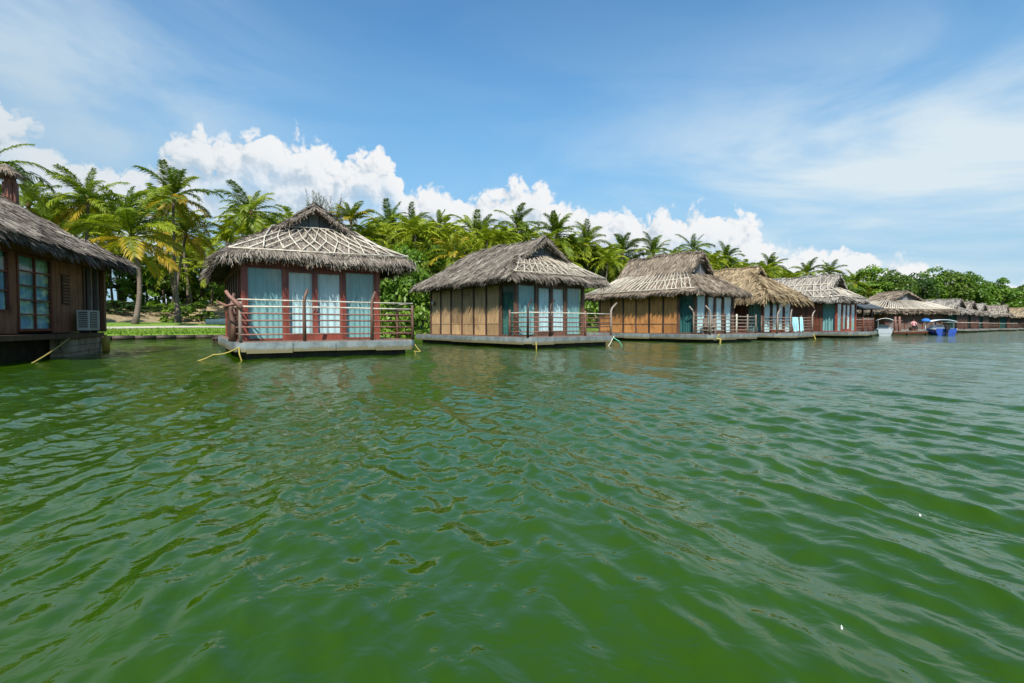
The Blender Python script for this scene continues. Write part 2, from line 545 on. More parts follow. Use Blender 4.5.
# ------------------------------------------------------------------ mesh helpers
class MB:
    def __init__(s):
        s.v, s.f = [], []

    def add(s, vs, fs):
        o = len(s.v)
        s.v += [tuple(x) for x in vs]
        s.f += [tuple(i + o for i in f) for f in fs]
        return s

    def box(s, x0, x1, y0, y1, z0, z1):
        return s.add([(x0, y0, z0), (x1, y0, z0), (x1, y1, z0), (x0, y1, z0), (x0, y0, z1), (x1, y0, z1), (x1, y1, z1), (x0, y1, z1)],
                     [(3, 2, 1, 0), (4, 5, 6, 7), (0, 1, 5, 4), (1, 2, 6, 5), (2, 3, 7, 6), (3, 0, 4, 7)])

    def tube(s, pts, rad, n=6, cap=True):
        pts = [Vector(p) for p in pts]
        if not isinstance(rad, (list, tuple)):
            rad = [rad] * len(pts)
        vs, fs = [], []
        ref = None
        for i, p in enumerate(pts):
            t = (pts[min(i + 1, len(pts) - 1)] - pts[max(i - 1, 0)]).normalized()
            if ref is None:
                ref = Vector((0, 0, 1)) if abs(t.z) < 0.9 else Vector((1, 0, 0))
            a = t.cross(ref).normalized()
            b = a.cross(t).normalized()
            ref = b
            for k in range(n):
                w = 2 * pi * k / n
                vs.append(p + (a * cos(w) + b * sin(w)) * rad[i])
        for i in range(len(pts) - 1):
            for k in range(n):
                fs.append((i * n + k, i * n + (k + 1) % n, (i + 1) * n + (k + 1) % n, (i + 1) * n + k))
        if cap:
            fs.append(tuple(range(n - 1, -1, -1)))
            fs.append(tuple((len(pts) - 1) * n + k for k in range(n)))
        return s.add(vs, fs)

    def prism(s, poly, z0, z1):
        n = len(poly)
        return s.add([(x, y, z0) for x, y in poly] + [(x, y, z1) for x, y in poly],
                     [tuple(range(n - 1, -1, -1)), tuple(range(n, 2 * n))] + [(i, (i + 1) % n, n + (i + 1) % n, n + i) for i in range(n)])

    def slab(s, quad, th):
        """quad: points of the top face (counter-clockwise seen from above), thickened downwards"""
        n = len(quad)
        lo = [(x, y, z - th) for x, y, z in quad]
        return s.add(list(quad) + lo, [tuple(range(n)), tuple(range(2 * n - 1, n - 1, -1))] + [((i + 1) % n, i, n + i, n + (i + 1) % n) for i in range(n)])

    def mesh(s, name):
        me = bpy.data.meshes.new(name)
        me.from_pydata(s.v, [], s.f)
        return me

    def build(s, name, mt, parent=None, smooth=False):
        return obj(name, s.mesh(name), mt, parent, smooth)


def obj(name, me, mt, parent=None, smooth=False):
    o = bpy.data.objects.new(name, me)
    C.objects.link(o)
    if mt:
        me.materials.append(M[mt])
    if smooth:
        me.polygons.foreach_set('use_smooth', [True] * len(me.polygons))
    o.parent = parent
    return o


def tag(o, label=None, cat=None, group=None, kind=None):
    for k, v in (('label', label), ('category', cat), ('group', group), ('kind', kind)):
        if v:
            o[k] = v
    return o


def empty(name, loc, rz=0.0):
    o = bpy.data.objects.new(name, None)
    o.empty_display_size = 0.3
    C.objects.link(o)
    o.location = loc
    o.rotation_euler = (0, 0, rz)
    return o


def np_mesh(name, verts, faces_flat, nper, attrs=None, smooth=False):
    """verts (n,3); faces_flat (m*nper) ; attrs {name: per-vertex float}"""
    me = bpy.data.meshes.new(name)
    nv, nf = len(verts), len(faces_flat) // nper
    me.vertices.add(nv)
    me.vertices.foreach_set('co', np.asarray(verts, np.float32).ravel())
    me.loops.add(nf * nper)
    me.loops.foreach_set('vertex_index', np.asarray(faces_flat, np.int32))
    me.polygons.add(nf)
    me.polygons.foreach_set('loop_start', np.arange(0, nf * nper, nper, dtype=np.int32))
    me.polygons.foreach_set('loop_total', np.full(nf, nper, np.int32))
    if smooth:
        me.polygons.foreach_set('use_smooth', np.ones(nf, bool))
    for k, a in (attrs or {}).items():
        at = me.attributes.new(k, 'FLOAT', 'POINT')
        at.data.foreach_set('value', np.asarray(a, np.float32))
    me.update(calc_edges=True)
    me.validate()
    return me


# ------------------------------------------------------------------ terrain
SD = np.array([0.80, 0.60])      # along the shore
SN = np.array([-0.60, 0.80])     # inland
S0 = np.array([-24.9, 39.6])


def shore_wob(t):
    return 0.5 * np.sin(t * 0.21 + 1.0) + 0.9 * np.sin(t * 0.083) * np.clip(t / 30, 0, 1) + 0.25 * np.sin(t * 0.63 + 2) - 0.0016 * np.clip(t - 90, 0, 210) ** 2 - 0.67 * np.maximum(t - 300, 0)


def ground_h(t, w):
    w = w - shore_wob(t)
    z = np.interp(w, [-6, -0.3, 0.0, 0.3, 6, 12, 20, 32, 60, 140, 800], [-2.0, -0.9, 0.10, 0.36, 0.72, 1.05, 1.35, 3.6, 4.6, 7.0, 9.0])
    z = z + np.clip((w - 3) / 20, 0, 1) * (0.30 * np.sin(t * 0.31 + w * 0.2) + 0.25 * np.sin(t * 0.13 - w * 0.37))
    return z


def ground_at(x, y):
    p = np.array([x, y]) - S0
    return float(ground_h(p @ SD, p @ SN))


def tw(x, y):
    p = np.array([x, y]) - S0
    return float(p @ SD), float(p @ SN)


ts = np.concatenate([np.linspace(-1800, -90, 12)[:-1], np.linspace(-90, 60, 190)[:-1], np.linspace(60, 420, 200)[:-1], np.linspace(420, 4000, 14)])
ws = np.concatenate([np.array([-6, -2, -0.3, 0.0, 0.3, 0.8]), np.linspace(1.6, 40, 50), np.linspace(43, 140, 24), np.linspace(170, 3500, 12)])
T, Wd = np.meshgrid(ts, ws, indexing='ij')
Wx = Wd + shore_wob(T)
Z = ground_h(T, Wx)
XY = S0[None, None] + T[..., None] * SD + Wx[..., None] * SN
V = np.concatenate([XY, Z[..., None]], -1).reshape(-1, 3)
nt_, nw_ = T.shape
ii = (np.arange(nt_ - 1)[:, None] * nw_ + np.arange(nw_ - 1)[None]).ravel()
F = np.stack([ii, ii + nw_, ii + nw_ + 1, ii + 1], -1).ravel()
cover = np.interp(Wd, [-6, -0.2, 0.1, 9, 14, 19, 24, 34, 44, 60], [1, 1, 0.05, 0.1, 0.35, 0.35, 0.75, 0.85, 0.5, 0.3])
cover = cover + np.interp(T, [-40, -10, 15, 400], [0, 0, 0.12, 0.05])
o = obj('ground', np_mesh('ground', V, F, 4, {'cover': cover.ravel()}, True), 'ground')
tag(o, kind='structure')

# the pale path along the bank
rows = []
for t in np.linspace(-60, 130, 120):
    w0 = 7.0 + 0.5 * sin(t * 0.17) + shore_wob(t)
    for w in (w0, w0 + 0.9, w0 + 1.8):
        p = S0 + t * SD + w * SN
        rows.append((p[0], p[1], float(ground_h(t, w)) + 0.05))
mb = MB()
mb.v = rows
mb.f = [(i * 3 + k, i * 3 + 3 + k, i * 3 + 4 + k, i * 3 + 1 + k) for i in range(119) for k in range(2)]
tag(mb.build('path', 'path', None, True), kind='structure')

# ------------------------------------------------------------------ water
rng = np.random.default_rng(7)
ang = np.concatenate([np.radians(np.linspace(-57, 57, 500)), np.radians(np.linspace(57, 303, 80))[1:-1]])
rad = np.concatenate([np.geomspace(0.6, 40, 640), np.geomspace(40, 6000, 24)[1:]])
A, R = np.meshgrid(ang, rad, indexing='ij')
X, Y = R * np.sin(A), R * np.cos(A)
Zw = np.zeros_like(X)
Xo = np.zeros_like(X)
Yo = np.zeros_like(X)
dr = R * math.log(40 / 0.6) / 640
da = R * np.radians(114) / 500
spac = np.maximum(dr, da)
patch = 0.62 + 0.38 * np.sin(X * 0.31 + 0.7 * np.sin(Y * 0.23) + 0.5) * np.sin(Y * 0.27 - 0.19 * X + 1.1)
calm = 0.55 + 0.45 * np.clip((R - 1.6) / 5.0, 0, 1)
for k in range(110):
    lam = float(np.exp(rng.uniform(math.log(0.11), math.log(1.9))))
    # the wind comes over the water from the right, waves spread about it
    th = radians(205) + rng.normal(0, 0.62 if lam < 0.8 else 0.42)
    kx, ky = cos(th) * 2 * pi / lam, sin(th) * 2 * pi / lam
    steep = 0.014 if lam > 1.1 else (0.022 if lam > 0.45 else 0.054)
    a = steep * lam / (2 * pi) * rng.uniform(0.5, 1.3)
    band = np.clip((lam / spac - 2.5) / 3.0, 0, 1)
    ph = kx * X + ky * Y + rng.uniform(0, 2 * pi)
    s = np.sin(ph)
    w_ = (s + 0.22 * np.cos(2 * ph)) * a
    amp_ = band * (1.0 if lam > 1.1 else patch * calm)
    Zw += w_ * amp_
    Xo += cos(th) * a * np.cos(ph) * amp_ * 0.9
    Yo += sin(th) * a * np.cos(ph) * amp_ * 0.9
Zw *= np.clip((400 - R) / 350, 0, 1)
na, nr = A.shape
V = np.stack([X + Xo, Y + Yo, Zw], -1).reshape(-1, 3)
i0 = (np.arange(na)[:, None] * nr + np.arange(nr - 1)[None])
i1 = (((np.arange(na) + 1) % na)[:, None] * nr + np.arange(nr - 1)[None])
F = np.stack([i0, i0 + 1, i1 + 1, i1], -1).reshape(-1, 4)
V = np.vstack([V, [[0, 0, 0]]])
WATER_V = V
c0 = np.arange(na) * nr
c1 = ((np.arange(na) + 1) % na) * nr
Fc = np.stack([np.full(na, na * nr), c0, c1, c1], -1)
me = bpy.data.meshes.new('water')
me.vertices.add(len(V))
me.vertices.foreach_set('co', V.astype(np.float32).ravel())
flat = np.concatenate([F.ravel(), np.stack([np.full(na, na * nr), c0, c1], -1).ravel()]).astype(np.int32)
nq, ntri = len(F), na
me.loops.add(len(flat))
me.loops.foreach_set('vertex_index', flat)
me.polygons.add(nq + ntri)
me.polygons.foreach_set('loop_start', np.concatenate([np.arange(nq) * 4, nq * 4 + np.arange(ntri) * 3]).astype(np.int32))
me.polygons.foreach_set('loop_total', np.concatenate([np.full(nq, 4), np.full(ntri, 3)]).astype(np.int32))
me.polygons.foreach_set('use_smooth', np.ones(nq + ntri, bool))
me.update(calc_edges=True)
tag(obj('water', me, 'water'), kind='structure')

# ------------------------------------------------------------------ floating thatched cottages
def roof_z(rp, u, v):
    """top surface of the roof at local (u, v)"""
    ds = np.minimum(u - rp['u0'], rp['u1'] - u)
    dv = np.minimum(v - rp['v0'], rp['v1'] - v)
    gg = rp['g']
    up = (dv >= gg)
    d = np.where(up, ds, np.minimum(ds, dv))
    z = rp['ze'] + rp['s'] * d - np.clip(0.5 - d, 0, 2) ** 2 * rp.get('curl', 0.5)
    z = z + np.where(up & (ds > gg), rp.get('step', 0.0) + rp.get('s2', 0.0) * (ds - gg), 0)
    return z


def sag(rp, u, v, seed):
    return 0.05 * np.sin(u * 1.7 + seed) * np.sin(v * 1.3 + seed * 2.1) + 0.03 * np.sin(u * 4.1 + v * 3.3 + seed)


def build_roof(parent, rp, seed, mt, n, wid, lattice, gable_mat='grey_board'):
    u0, u1, v0, v1, gg, s, ze = (rp[k] for k in ('u0', 'u1', 'v0', 'v1', 'g', 's', 'ze'))
    hw = (u1 - u0) / 2
    um = (u0 + u1) / 2
    step, s2 = rp.get('step', 0.0), rp.get('s2', 0.0)
    zb = ze + s * gg
    zr = ze + s * hw + step + s2 * (hw - gg)
    th = rp.get('th', 0.20)
    core = MB()
    e = 0.03
    c1 = ze - 0.02
    # skirts and sides, thickened
    core.slab([(u0, v0, ze), (u1, v0, ze), (u1 - gg, v0 + gg, zb), (u0 + gg, v0 + gg, zb)], th)
    core.slab([(u1, v1, ze), (u0, v1, ze), (u0 + gg, v1 - gg, zb), (u1 - gg, v1 - gg, zb)], th)
    core.slab([(u0, v1, ze - e), (u0, v0, ze - e), (u0 + gg, v0 + gg, zb - e), (u0 + gg, v1 - gg, zb - e)], th)
    core.slab([(u1, v0, ze - e), (u1, v1, ze - e), (u1 - gg, v1 - gg, zb - e), (u1 - gg, v0 + gg, zb - e)], th)
    roof = core.build('roof', 'roof_core', parent)
    # upper gable slopes with their overhang
    ov = 0.34
    up = MB()
    lowu = 0.18 if step else 0.0
    up.slab([(u0 + gg - lowu, v1 - gg + ov, zb + step - lowu * (s + s2)), (u0 + gg - lowu, v0 + gg - ov, zb + step - lowu * (s + s2)), (um, v0 + gg - ov, zr), (um, v1 - gg + ov, zr)], 0.16)
    up.slab([(u1 - gg + lowu, v0 + gg - ov, zb + step - lowu * (s + s2)), (u1 - gg + lowu, v1 - gg + ov, zb + step - lowu * (s + s2)), (um, v1 - gg + ov, zr - e), (um, v0 + gg - ov, zr - e)], 0.16)
    up.build('upper_roof', 'roof_core', roof)
    # gable panels: upright boards closing the gablet, each a board of its own
    for vv, sg in ((v0 + gg + 0.05, 1), (v1 - gg - 0.05, -1)):
        nb = 7
        w = 2 * (hw - gg) / nb
        for k in range(nb):
            a, b = um - (hw - gg) + k * w + 0.012, um - (hw - gg) + (k + 1) * w - 0.012
            f = lambda x: zb + step + (s + s2) * (hw - gg - abs(x - um)) - 0.15
            base = zb - 0.25
            if max(f(a), f(b)) < base + 0.05:
                continue
            mb = MB()
            y0, y1 = (vv, vv + 0.05)
            pts = [(a, base), (b, base), (b, max(f(b), base + 0.02))]
            if a < um < b:
                pts.append((um, f(um)))
            pts.append((a, max(f(a), base + 0.02)))
            m_ = len(pts)
            mb.add([(x, y0, z) for x, z in pts] + [(x, y1, z) for x, z in pts],
                   [tuple(range(m_)), tuple(range(2 * m_ - 1, m_ - 1, -1))] + [((i + 1) % m_, i, m_ + i, m_ + (i + 1) % m_) for i in range(m_)])
            mb.build('gable_board', gable_mat, roof)
        if sg == 1 and rp.get('barge', True):
            for sd_ in (-1, 1):
                mb = MB()
                yy = v0 + gg - ov + 0.02
                mb.tube([(um + sd_ * (hw - gg) * 1.02, yy, zb + step - 0.16), (um, yy, zr - 0.17)], 0.05, 4)
                mb.build('barge_board', rp.get('barge_mat', 'brown_post'), roof)

    # --- thatch: loose straw in courses
    r = np.random.default_rng(seed)
    U = r.uniform(u0, u1, n)
    Vv = r.uniform(v0, v1, n)
    dvv = np.minimum(Vv - v0, v1 - Vv)
    cap = r.uniform(0, 1, n) < 0.05            # some straw on the gable overhang
    k = cap & (np.abs(U - um) < hw - gg + 0.1)
    Vv = np.where(k, np.where(r.uniform(0, 1, n) < 0.5, v0 + gg - r.uniform(0, ov, n), v1 - gg + r.uniform(0, ov, n)), Vv)
    ds = np.minimum(U - u0, u1 - U)
    dvv = np.minimum(Vv - v0, v1 - Vv)
    side = (ds < dvv) | (dvv > gg) | k
    d = np.where(side, ds, dvv)
    # courses
    cs = 0.30
    dq = (np.floor(d / cs) + r.normal(0.9, 0.10, n)) * cs
    dd = np.clip(dq, 0.02, None) - d
    sgu = np.where(U < um, 1.0, -1.0)
    sgv = np.where(Vv < (v0 + v1) / 2, 1.0, -1.0)
    U = U + np.where(side, dd * sgu, 0)
    Vv = Vv + np.where(side, 0, dd * sgv)
    U = np.where(side, np.where(sgu > 0, np.minimum(U, um), np.maximum(U, um)), U)
    zz = np.where(k, ze + s * np.minimum(U - u0, u1 - U) + step + s2 * (np.minimum(U - u0, u1 - U) - gg), roof_z(rp, U, Vv))
    up_ = side & ((dvv > gg) | k) & (np.minimum(U - u0, u1 - U) > gg)
    sl = s + np.where(up_, s2, 0)
    nrm = 1 / np.sqrt(1 + sl * sl)
    du = np.where(side, -sgu, 0.0)
    dv_ = np.where(side, 0.0, -sgv)
    yaw = r.normal(0, 0.30, n)
    cu, sn = np.cos(yaw), np.sin(yaw)
    du, dv_ = du * cu - dv_ * sn, du * sn + dv_ * cu
    L = r.uniform(0.32, 0.72, n)
    fwd = (du * np.where(side, -sgu, 0.0) + dv_ * np.where(side, 0.0, -sgv))
    D = np.stack([du * nrm, dv_ * nrm, -sl * nrm * fwd], -1)
    N = np.stack([np.where(side, -sgu, 0) * sl * nrm, np.where(side, 0, -sgv) * sl * nrm, nrm], -1)
    Sx = np.cross(D, N)
    base = np.stack([U, Vv, zz + sag(rp, U, Vv, seed)], -1) + N * 0.015
    lift0 = r.uniform(0.0, 0.03, n)
    lift1 = r.uniform(0.01, 0.07, n)
    hwid = r.uniform(0.5, 1.3, n) * wid * 0.5

    def ribbon(base, D, N, Sx, L, l0, l1, hw_, bend, val):
        m = len(base)
        tw_ = r.normal(0, 0.35, m)[:, None]
        Sx = Sx + N * tw_
        p0 = base + N * l0[:, None]
        p1 = base + D * (L * 0.55)[:, None] + N * (l1 * 0.8)[:, None] + bend * 0.4
        p2 = base + D * L[:, None] + N * l1[:, None] + bend
        vs = np.stack([p0 - Sx * hw_[:, None], p0 + Sx * hw_[:, None], p1 - Sx * hw_[:, None], p1 + Sx * hw_[:, None],
                       p2 - Sx * hw_[:, None] * 0.35, p2 + Sx * hw_[:, None] * 0.35], 1)
        i = np.arange(m)[:, None] * 6
        fs = np.stack([i + 0, i + 1, i + 3, i + 2, i + 2, i + 3, i + 5, i + 4], 1).reshape(m, 8)
        return vs.reshape(-1, 3), fs.ravel(), np.repeat(val, 6)

    val = np.clip(r.normal(0.5, 0.24, n), 0, 1)
    sets = [ribbon(base, D, N, Sx, L, lift0, lift1, hwid, np.stack([np.zeros(n), np.zeros(n), -0.02 * np.ones(n)], -1), val)]
    # ragged eave, hanging straw
    per = 2 * (u1 - u0) + 2 * (v1 - v0)
    ne = int(per * rp.get('eave_n', 150))
    t = r.uniform(0, per, ne)
    a, b = u1 - u0, v1 - v0
    on = np.select([t < a, t < a + b, t < 2 * a + b], [0, 1, 2], 3)
    eu = np.select([on == 0, on == 1, on == 2], [u0 + t, np.full(ne, u1), u1 - (t - a - b)], u0)
    ev = np.select([on == 0, on == 1, on == 2], [np.full(ne, v0), v0 + (t - a), np.full(ne, v1)], v1 - (t - 2 * a - b))
    ou = np.select([on == 0, on == 1, on == 2], [0.0, 1.0, 0.0], -1.0)
    ovv = np.select([on == 0, on == 1, on == 2], [-1.0, 0.0, 1.0], 0.0)
    inn = r.uniform(0.0, 0.18, ne)
    eu2, ev2 = eu - ou * inn, ev - ovv * inn
    dropz = r.uniform(0.0, rp.get('th', 0.20), ne)
    base = np.stack([eu2, ev2, ze + s * inn - 0.06 - dropz + sag(rp, eu2, ev2, seed)], -1)
    yaw = r.normal(0, 0.35, ne)
    D = np.stack([ou * np.cos(yaw) - ovv * np.sin(yaw), ou * np.sin(yaw) + ovv * np.cos(yaw), -r.uniform(0.25, 1.5, ne)], -1)
    D /= np.linalg.norm(D, axis=1)[:, None]
    N = np.stack([ou, ovv, np.ones(ne) * 0.7], -1)
    N /= np.linalg.norm(N, axis=1)[:, None]
    Sx = np.cross(D, N)
    Sx /= np.linalg.norm(Sx, axis=1)[:, None]
    wob = 0.06 * np.sin(t * 2.3 + seed) + 0.05 * np.sin(t * 5.9)
    L = np.clip(r.uniform(0.12, rp.get('fringe', 0.30), ne) + wob, 0.08, 2)
    bend = np.stack([np.zeros(ne), np.zeros(ne), -r.uniform(0.02, 0.10, ne)], -1)
    sets.append(ribbon(base, D, N, Sx, L, np.zeros(ne), np.zeros(ne), r.uniform(0.5, 1.2, ne) * wid * 0.5, bend, np.clip(r.normal(0.42, 0.24, ne), 0, 1)))
    # ridge cap and hip caps: straw laid across
    lines = [((um, v0 + gg - ov, zr), (um, v1 - gg + ov, zr), 5)]
    for (cu_, cv_, iu, iv) in ((u0, v0, 1, 1), (u1, v0, -1, 1), (u0, v1, 1, -1), (u1, v1, -1, -1)):
        lines.append(((cu_, cv_, ze), (cu_ + iu * gg, cv_ + iv * gg, zb), 3))
    for p, q_, dn in lines:
        p, q_ = np.array(p), np.array(q_)
        ln = np.linalg.norm(q_ - p)
        m = int(ln * 60 * dn / 3)
        tt = r.uniform(0, 1, m)[:, None]
        base = p + (q_ - p) * tt
        base[:, 2] += r.uniform(0.02, 0.10, m) + sag(rp, base[:, 0], base[:, 1], seed)
        ax = (q_ - p) / ln
        across = np.cross(ax, [0, 0, 1.0])
        across /= np.linalg.norm(across)
        sg_ = np.where(r.uniform(0, 1, m) < 0.5, 1.0, -1.0)[:, None]
        D = across * sg_ + np.array([0, 0, -1.0]) * r.uniform(0.2, 0.9, m)[:, None] + ax * r.normal(0, 0.5, m)[:, None]
        D /= np.linalg.norm(D, axis=1)[:, None]
        N = np.tile(np.array([0, 0, 1.0]), (m, 1))
        Sx = np.cross(D, N)
        Sx /= np.linalg.norm(Sx, axis=1)[:, None]
        z_ = np.zeros(m)
        sets.append(ribbon(base, D, N, Sx, r.uniform(0.15, 0.42, m), z_, z_, r.uniform(0.6, 1.3, m) * wid * 0.5, np.zeros((m, 3)), np.clip(r.normal(0.48, 0.25, m), 0, 1)))
    # verge fringe round the gablet mouth
    for sd_ in (-1, 1):
        m = int((hw - gg) * 90)
        tt = r.uniform(0, 1, m)
        base = np.stack([um + sd_ * (hw - gg) * (1 - tt), np.full(m, v0 + gg - ov) - r.uniform(0, 0.05, m), zb + step + (zr - zb - step) * tt - 0.02 - r.uniform(0, 0.14, m)], -1)
        D = np.stack([r.normal(0, 0.4, m) + sd_ * 0.6, -r.uniform(0.2, 0.7, m), -r.uniform(0.4, 1.0, m)], -1)
        D /= np.linalg.norm(D, axis=1)[:, None]
        N = np.tile(np.array([0, -1.0, 0.2]), (m, 1))
        Sx = np.cross(D, N)
        Sx /= np.linalg.norm(Sx, axis=1)[:, None]
        z_ = np.zeros(m)
        sets.append(ribbon(base, D, N, Sx, r.uniform(0.08, 0.28, m), z_, z_, r.uniform(0.6, 1.2, m) * wid * 0.5, np.zeros((m, 3)), np.clip(r.normal(0.4, 0.25, m), 0, 1)))
    vs, fs, vals, off = [], [], [], 0
    for v_, f_, a_ in sets:
        vs.append(v_)
        fs.append(f_ + off)
        vals.append(a_)
        off += len(v_)
    me = np_mesh('thatch', np.concatenate(vs), np.concatenate(fs), 4, {'straw': np.concatenate(vals)})
    tag(obj('thatch', me, mt, roof), kind='stuff')

    # --- bamboo lattice tied over the thatch, every cane its own piece
    def on_face(face, a, hgt):
        d = hgt * gg
        if face == 'front':
            u = (u0 + d) + (u1 - u0 - 2 * d) * a
            v = v0 + d
        elif face == 'left':
            top = rp.get('lat_top', 1.0)
            u = u0 + d
            dd = min(d, gg)
            v = (v1 - dd) - (v1 - v0 - 2 * dd) * a
        else:
            dd = min(d, gg)
            u = u1 - d
            v = (v0 + dd) + (v1 - v0 - 2 * dd) * a
        z = ze + s * d + float(sag(rp, np.array(u), np.array(v), seed))
        if d > gg + 1e-6:
            z += step + s2 * (d - gg)
        return Vector((u, v, z + 0.13))
    rr = random.Random(seed)
    for face, a0, h0, a1, h1, rad_, mt_ in lattice:
        j = lambda x: x + rr.uniform(-0.008, 0.008)
        pa, pb = on_face(face, j(a0), h0), on_face(face, j(a1), h1)
        pm = on_face(face, (a0 + a1) / 2, (h0 + h1) / 2)
        MB().tube([pa, pm, pb], rad_, 5).build('bamboo_strip', mt_, roof, True)
    return roof


def lat_diamond(face, n, h0, h1, a_lo=0.0, a_hi=1.0, rad_=0.022, horiz=(0.1, 0.95), mt_='bamboo', span=1):
    out = []
    st = (a_hi - a_lo) / n
    for k in range(n):
        a = a_lo + k * st
        out.append((face, a, h0, min(a + st * span, a_hi), h1, rad_, mt_))
        out.append((face, min(a + st * span, a_hi), h0, a, h1, rad_, mt_))
    for hh_ in horiz:
        out.append((face, a_lo, hh_, a_hi, hh_, rad_, mt_))
    return out


def lat_bars(face, n, h0, h1, slant, a_lo=0.0, a_hi=1.0, rad_=0.022, horiz=(0.1, 0.95), mt_='bamboo', zig=False):
    out = []
    st = (a_hi - a_lo) / n
    for k in range(n):
        a = a_lo + (k + 0.3) * st
        sl_ = slant * (1 if not zig or k % 2 else -1)
        out.append((face, a, h0, min(max(a + sl_ * st, 0), 1), h1, rad_, mt_))
    for hh_ in horiz:
        out.append((face, a_lo, hh_, a_hi, hh_, rad_, mt_))
    return out


def curtain(parent, x0, x1, y, z0, z1, mt, along='u', seed=0, gap=None):
    """hanging folds of cloth just behind a pane"""
    rr = random.Random(seed)
    n = max(8, int((x1 - x0) * 26))
    ph, ph2 = rr.uniform(0, 6), rr.uniform(0, 6)
    vs, fs = [], []
    for k in range(n + 1):
        x = x0 + (x1 - x0) * k / n
        off = 0.035 * sin(x * 34 + ph + 1.5 * sin(x * 5 + ph2)) + 0.02 * sin(x * 13 + ph2)
        for z in (z0, z1):
            vs.append((x, y + off * (1.0 if z == z0 else 0.7), z) if along == 'u' else (y + off * (1.0 if z == z0 else 0.7), x, z))
    for k in range(n):
        fs.append((2 * k, 2 * k + 2, 2 * k + 3, 2 * k + 1))
    return MB().add(vs, fs).build('curtain', mt, parent, True)


def bent_post(parent, x, y, z0, ztop, lean, mt, horn=True, rad_=0.055, seed=0):
    rr = random.Random(seed)
    pts = [(x, y, z0), (x + rr.uniform(-.01, .01), y, (z0 + ztop) / 2), (x, y, ztop - 0.30)]
    rads = [rad_ * 1.1, rad_, rad_ * 0.95]
    if horn:
        pts += [(x + lean[0] * 0.25, y + lean[1] * 0.25, ztop - 0.12), (x + lean[0], y + lean[1], ztop + 0.12)]
        rads += [rad_ * 0.9, rad_ * 0.7]
    else:
        pts += [(x, y, ztop)]
        rads += [rad_ * 0.9]
    return MB().tube(pts, rads, 7).build('rail_post', mt, parent, True)


def railing(parent, pts, deck_z, post_at, rails, mt_post, mt_rail, horns, r_rail=0.029, top_extra=None, seed=0):
    """pts: corner polyline in plan; post_at: distance fractions as (segment, fraction); horns: {index: lean}"""
    rr = random.Random(seed)
    for i, (sg, f) in enumerate(post_at):
        a, b = pts[sg], pts[sg + 1]
        x, y = a[0] + (b[0] - a[0]) * f, a[1] + (b[1] - a[1]) * f
        hz = rails[-1] + 0.14 + (0.32 if i in horns else 0)
        mp = mt_post if not isinstance(mt_post, (list, tuple)) else mt_post[i % len(mt_post)]
        bent_post(parent, x, y, deck_z, deck_z + hz, horns.get(i, (0, 0)), mp, i in horns, 0.055, seed * 17 + i)
    for sg in range(len(pts) - 1):
        a, b = Vector((*pts[sg], 0)), Vector((*pts[sg + 1], 0))
        for hz in rails + ([top_extra] if top_extra else []):
            z = deck_z + hz
            n = 5
            line = []
            for k in range(n):
                p = a.lerp(b, k / (n - 1))
                line.append((p.x + rr.uniform(-.008, .008), p.y + rr.uniform(-.008, .008), z + rr.uniform(-.012, .012)))
            light = hz >= rails[-1] - 0.01
            MB().tube(line, r_rail * (0.8 if hz == top_extra else 1.0), 6).build('rail', ('bamboo' if light and mt_rail != 'weathered_wood' else mt_rail), parent, True)


def framed_pane(parent, x0, x1, y, z0, z1, fw, mt_frame, along='u', curt=None, seed=0, cols=1, rows=1, name='window', out=-1, cext=0.02):
    """a window: frame mesh, with pane and curtain as its sub-parts"""
    def bx(mb, a0, a1, d0, d1, c0, c1):
        if along == 'u':
            mb.box(a0, a1, d0, d1, c0, c1)
        else:
            mb.box(d0, d1, a0, a1, c0, c1)
    d0, d1 = y - 0.045, y + 0.045
    mb = MB()
    bx(mb, x0, x0 + fw, d0, d1, z0, z1)
    bx(mb, x1 - fw, x1, d0, d1, z0, z1)
    bx(mb, x0 + fw, x1 - fw, d0 + .004, d1 - .004, z0, z0 + fw * (2.6 if name == 'door' else 1))
    bx(mb, x0 + fw, x1 - fw, d0 + .004, d1 - .004, z1 - fw, z1)
    f = mb.build(name, mt_frame, parent)
    zi0, zi1 = z0 + fw * (2.6 if name == 'door' else 1), z1 - fw
    xi0, xi1 = x0 + fw, x1 - fw
    for i in range(cols):
        for k in range(rows):
            a0, a1 = xi0 + (xi1 - xi0) * i / cols, xi0 + (xi1 - xi0) * (i + 1) / cols
            c0, c1 = zi0 + (zi1 - zi0) * k / rows, zi0 + (zi1 - zi0) * (k + 1) / rows
            mb = MB()
            bx(mb, a0 + .004, a1 - .004, y - 0.006, y + 0.006, c0 + .004, c1 - .004)
            mb.build('pane', 'glass', f)
    for i in range(1, cols):
        a = xi0 + (xi1 - xi0) * i / cols
        mb = MB()
        bx(mb, a - 0.022, a + 0.022, d0 + .012, d1 - .012, zi0, zi1)
        mb.build('mullion', mt_frame, f)
    for k in range(1, rows):
        c = zi0 + (zi1 - zi0) * k / rows
        mb = MB()
        bx(mb, xi0, xi1, d0 + .016, d1 - .016, c - 0.02, c + 0.02)
        mb.build('transom', mt_frame, f)
    if curt:
        curtain(f, xi0 - cext, xi1 + cext, y - out * 0.10, zi0 - 0.02, zi1 + 0.02, curt, along, seed)
    return f


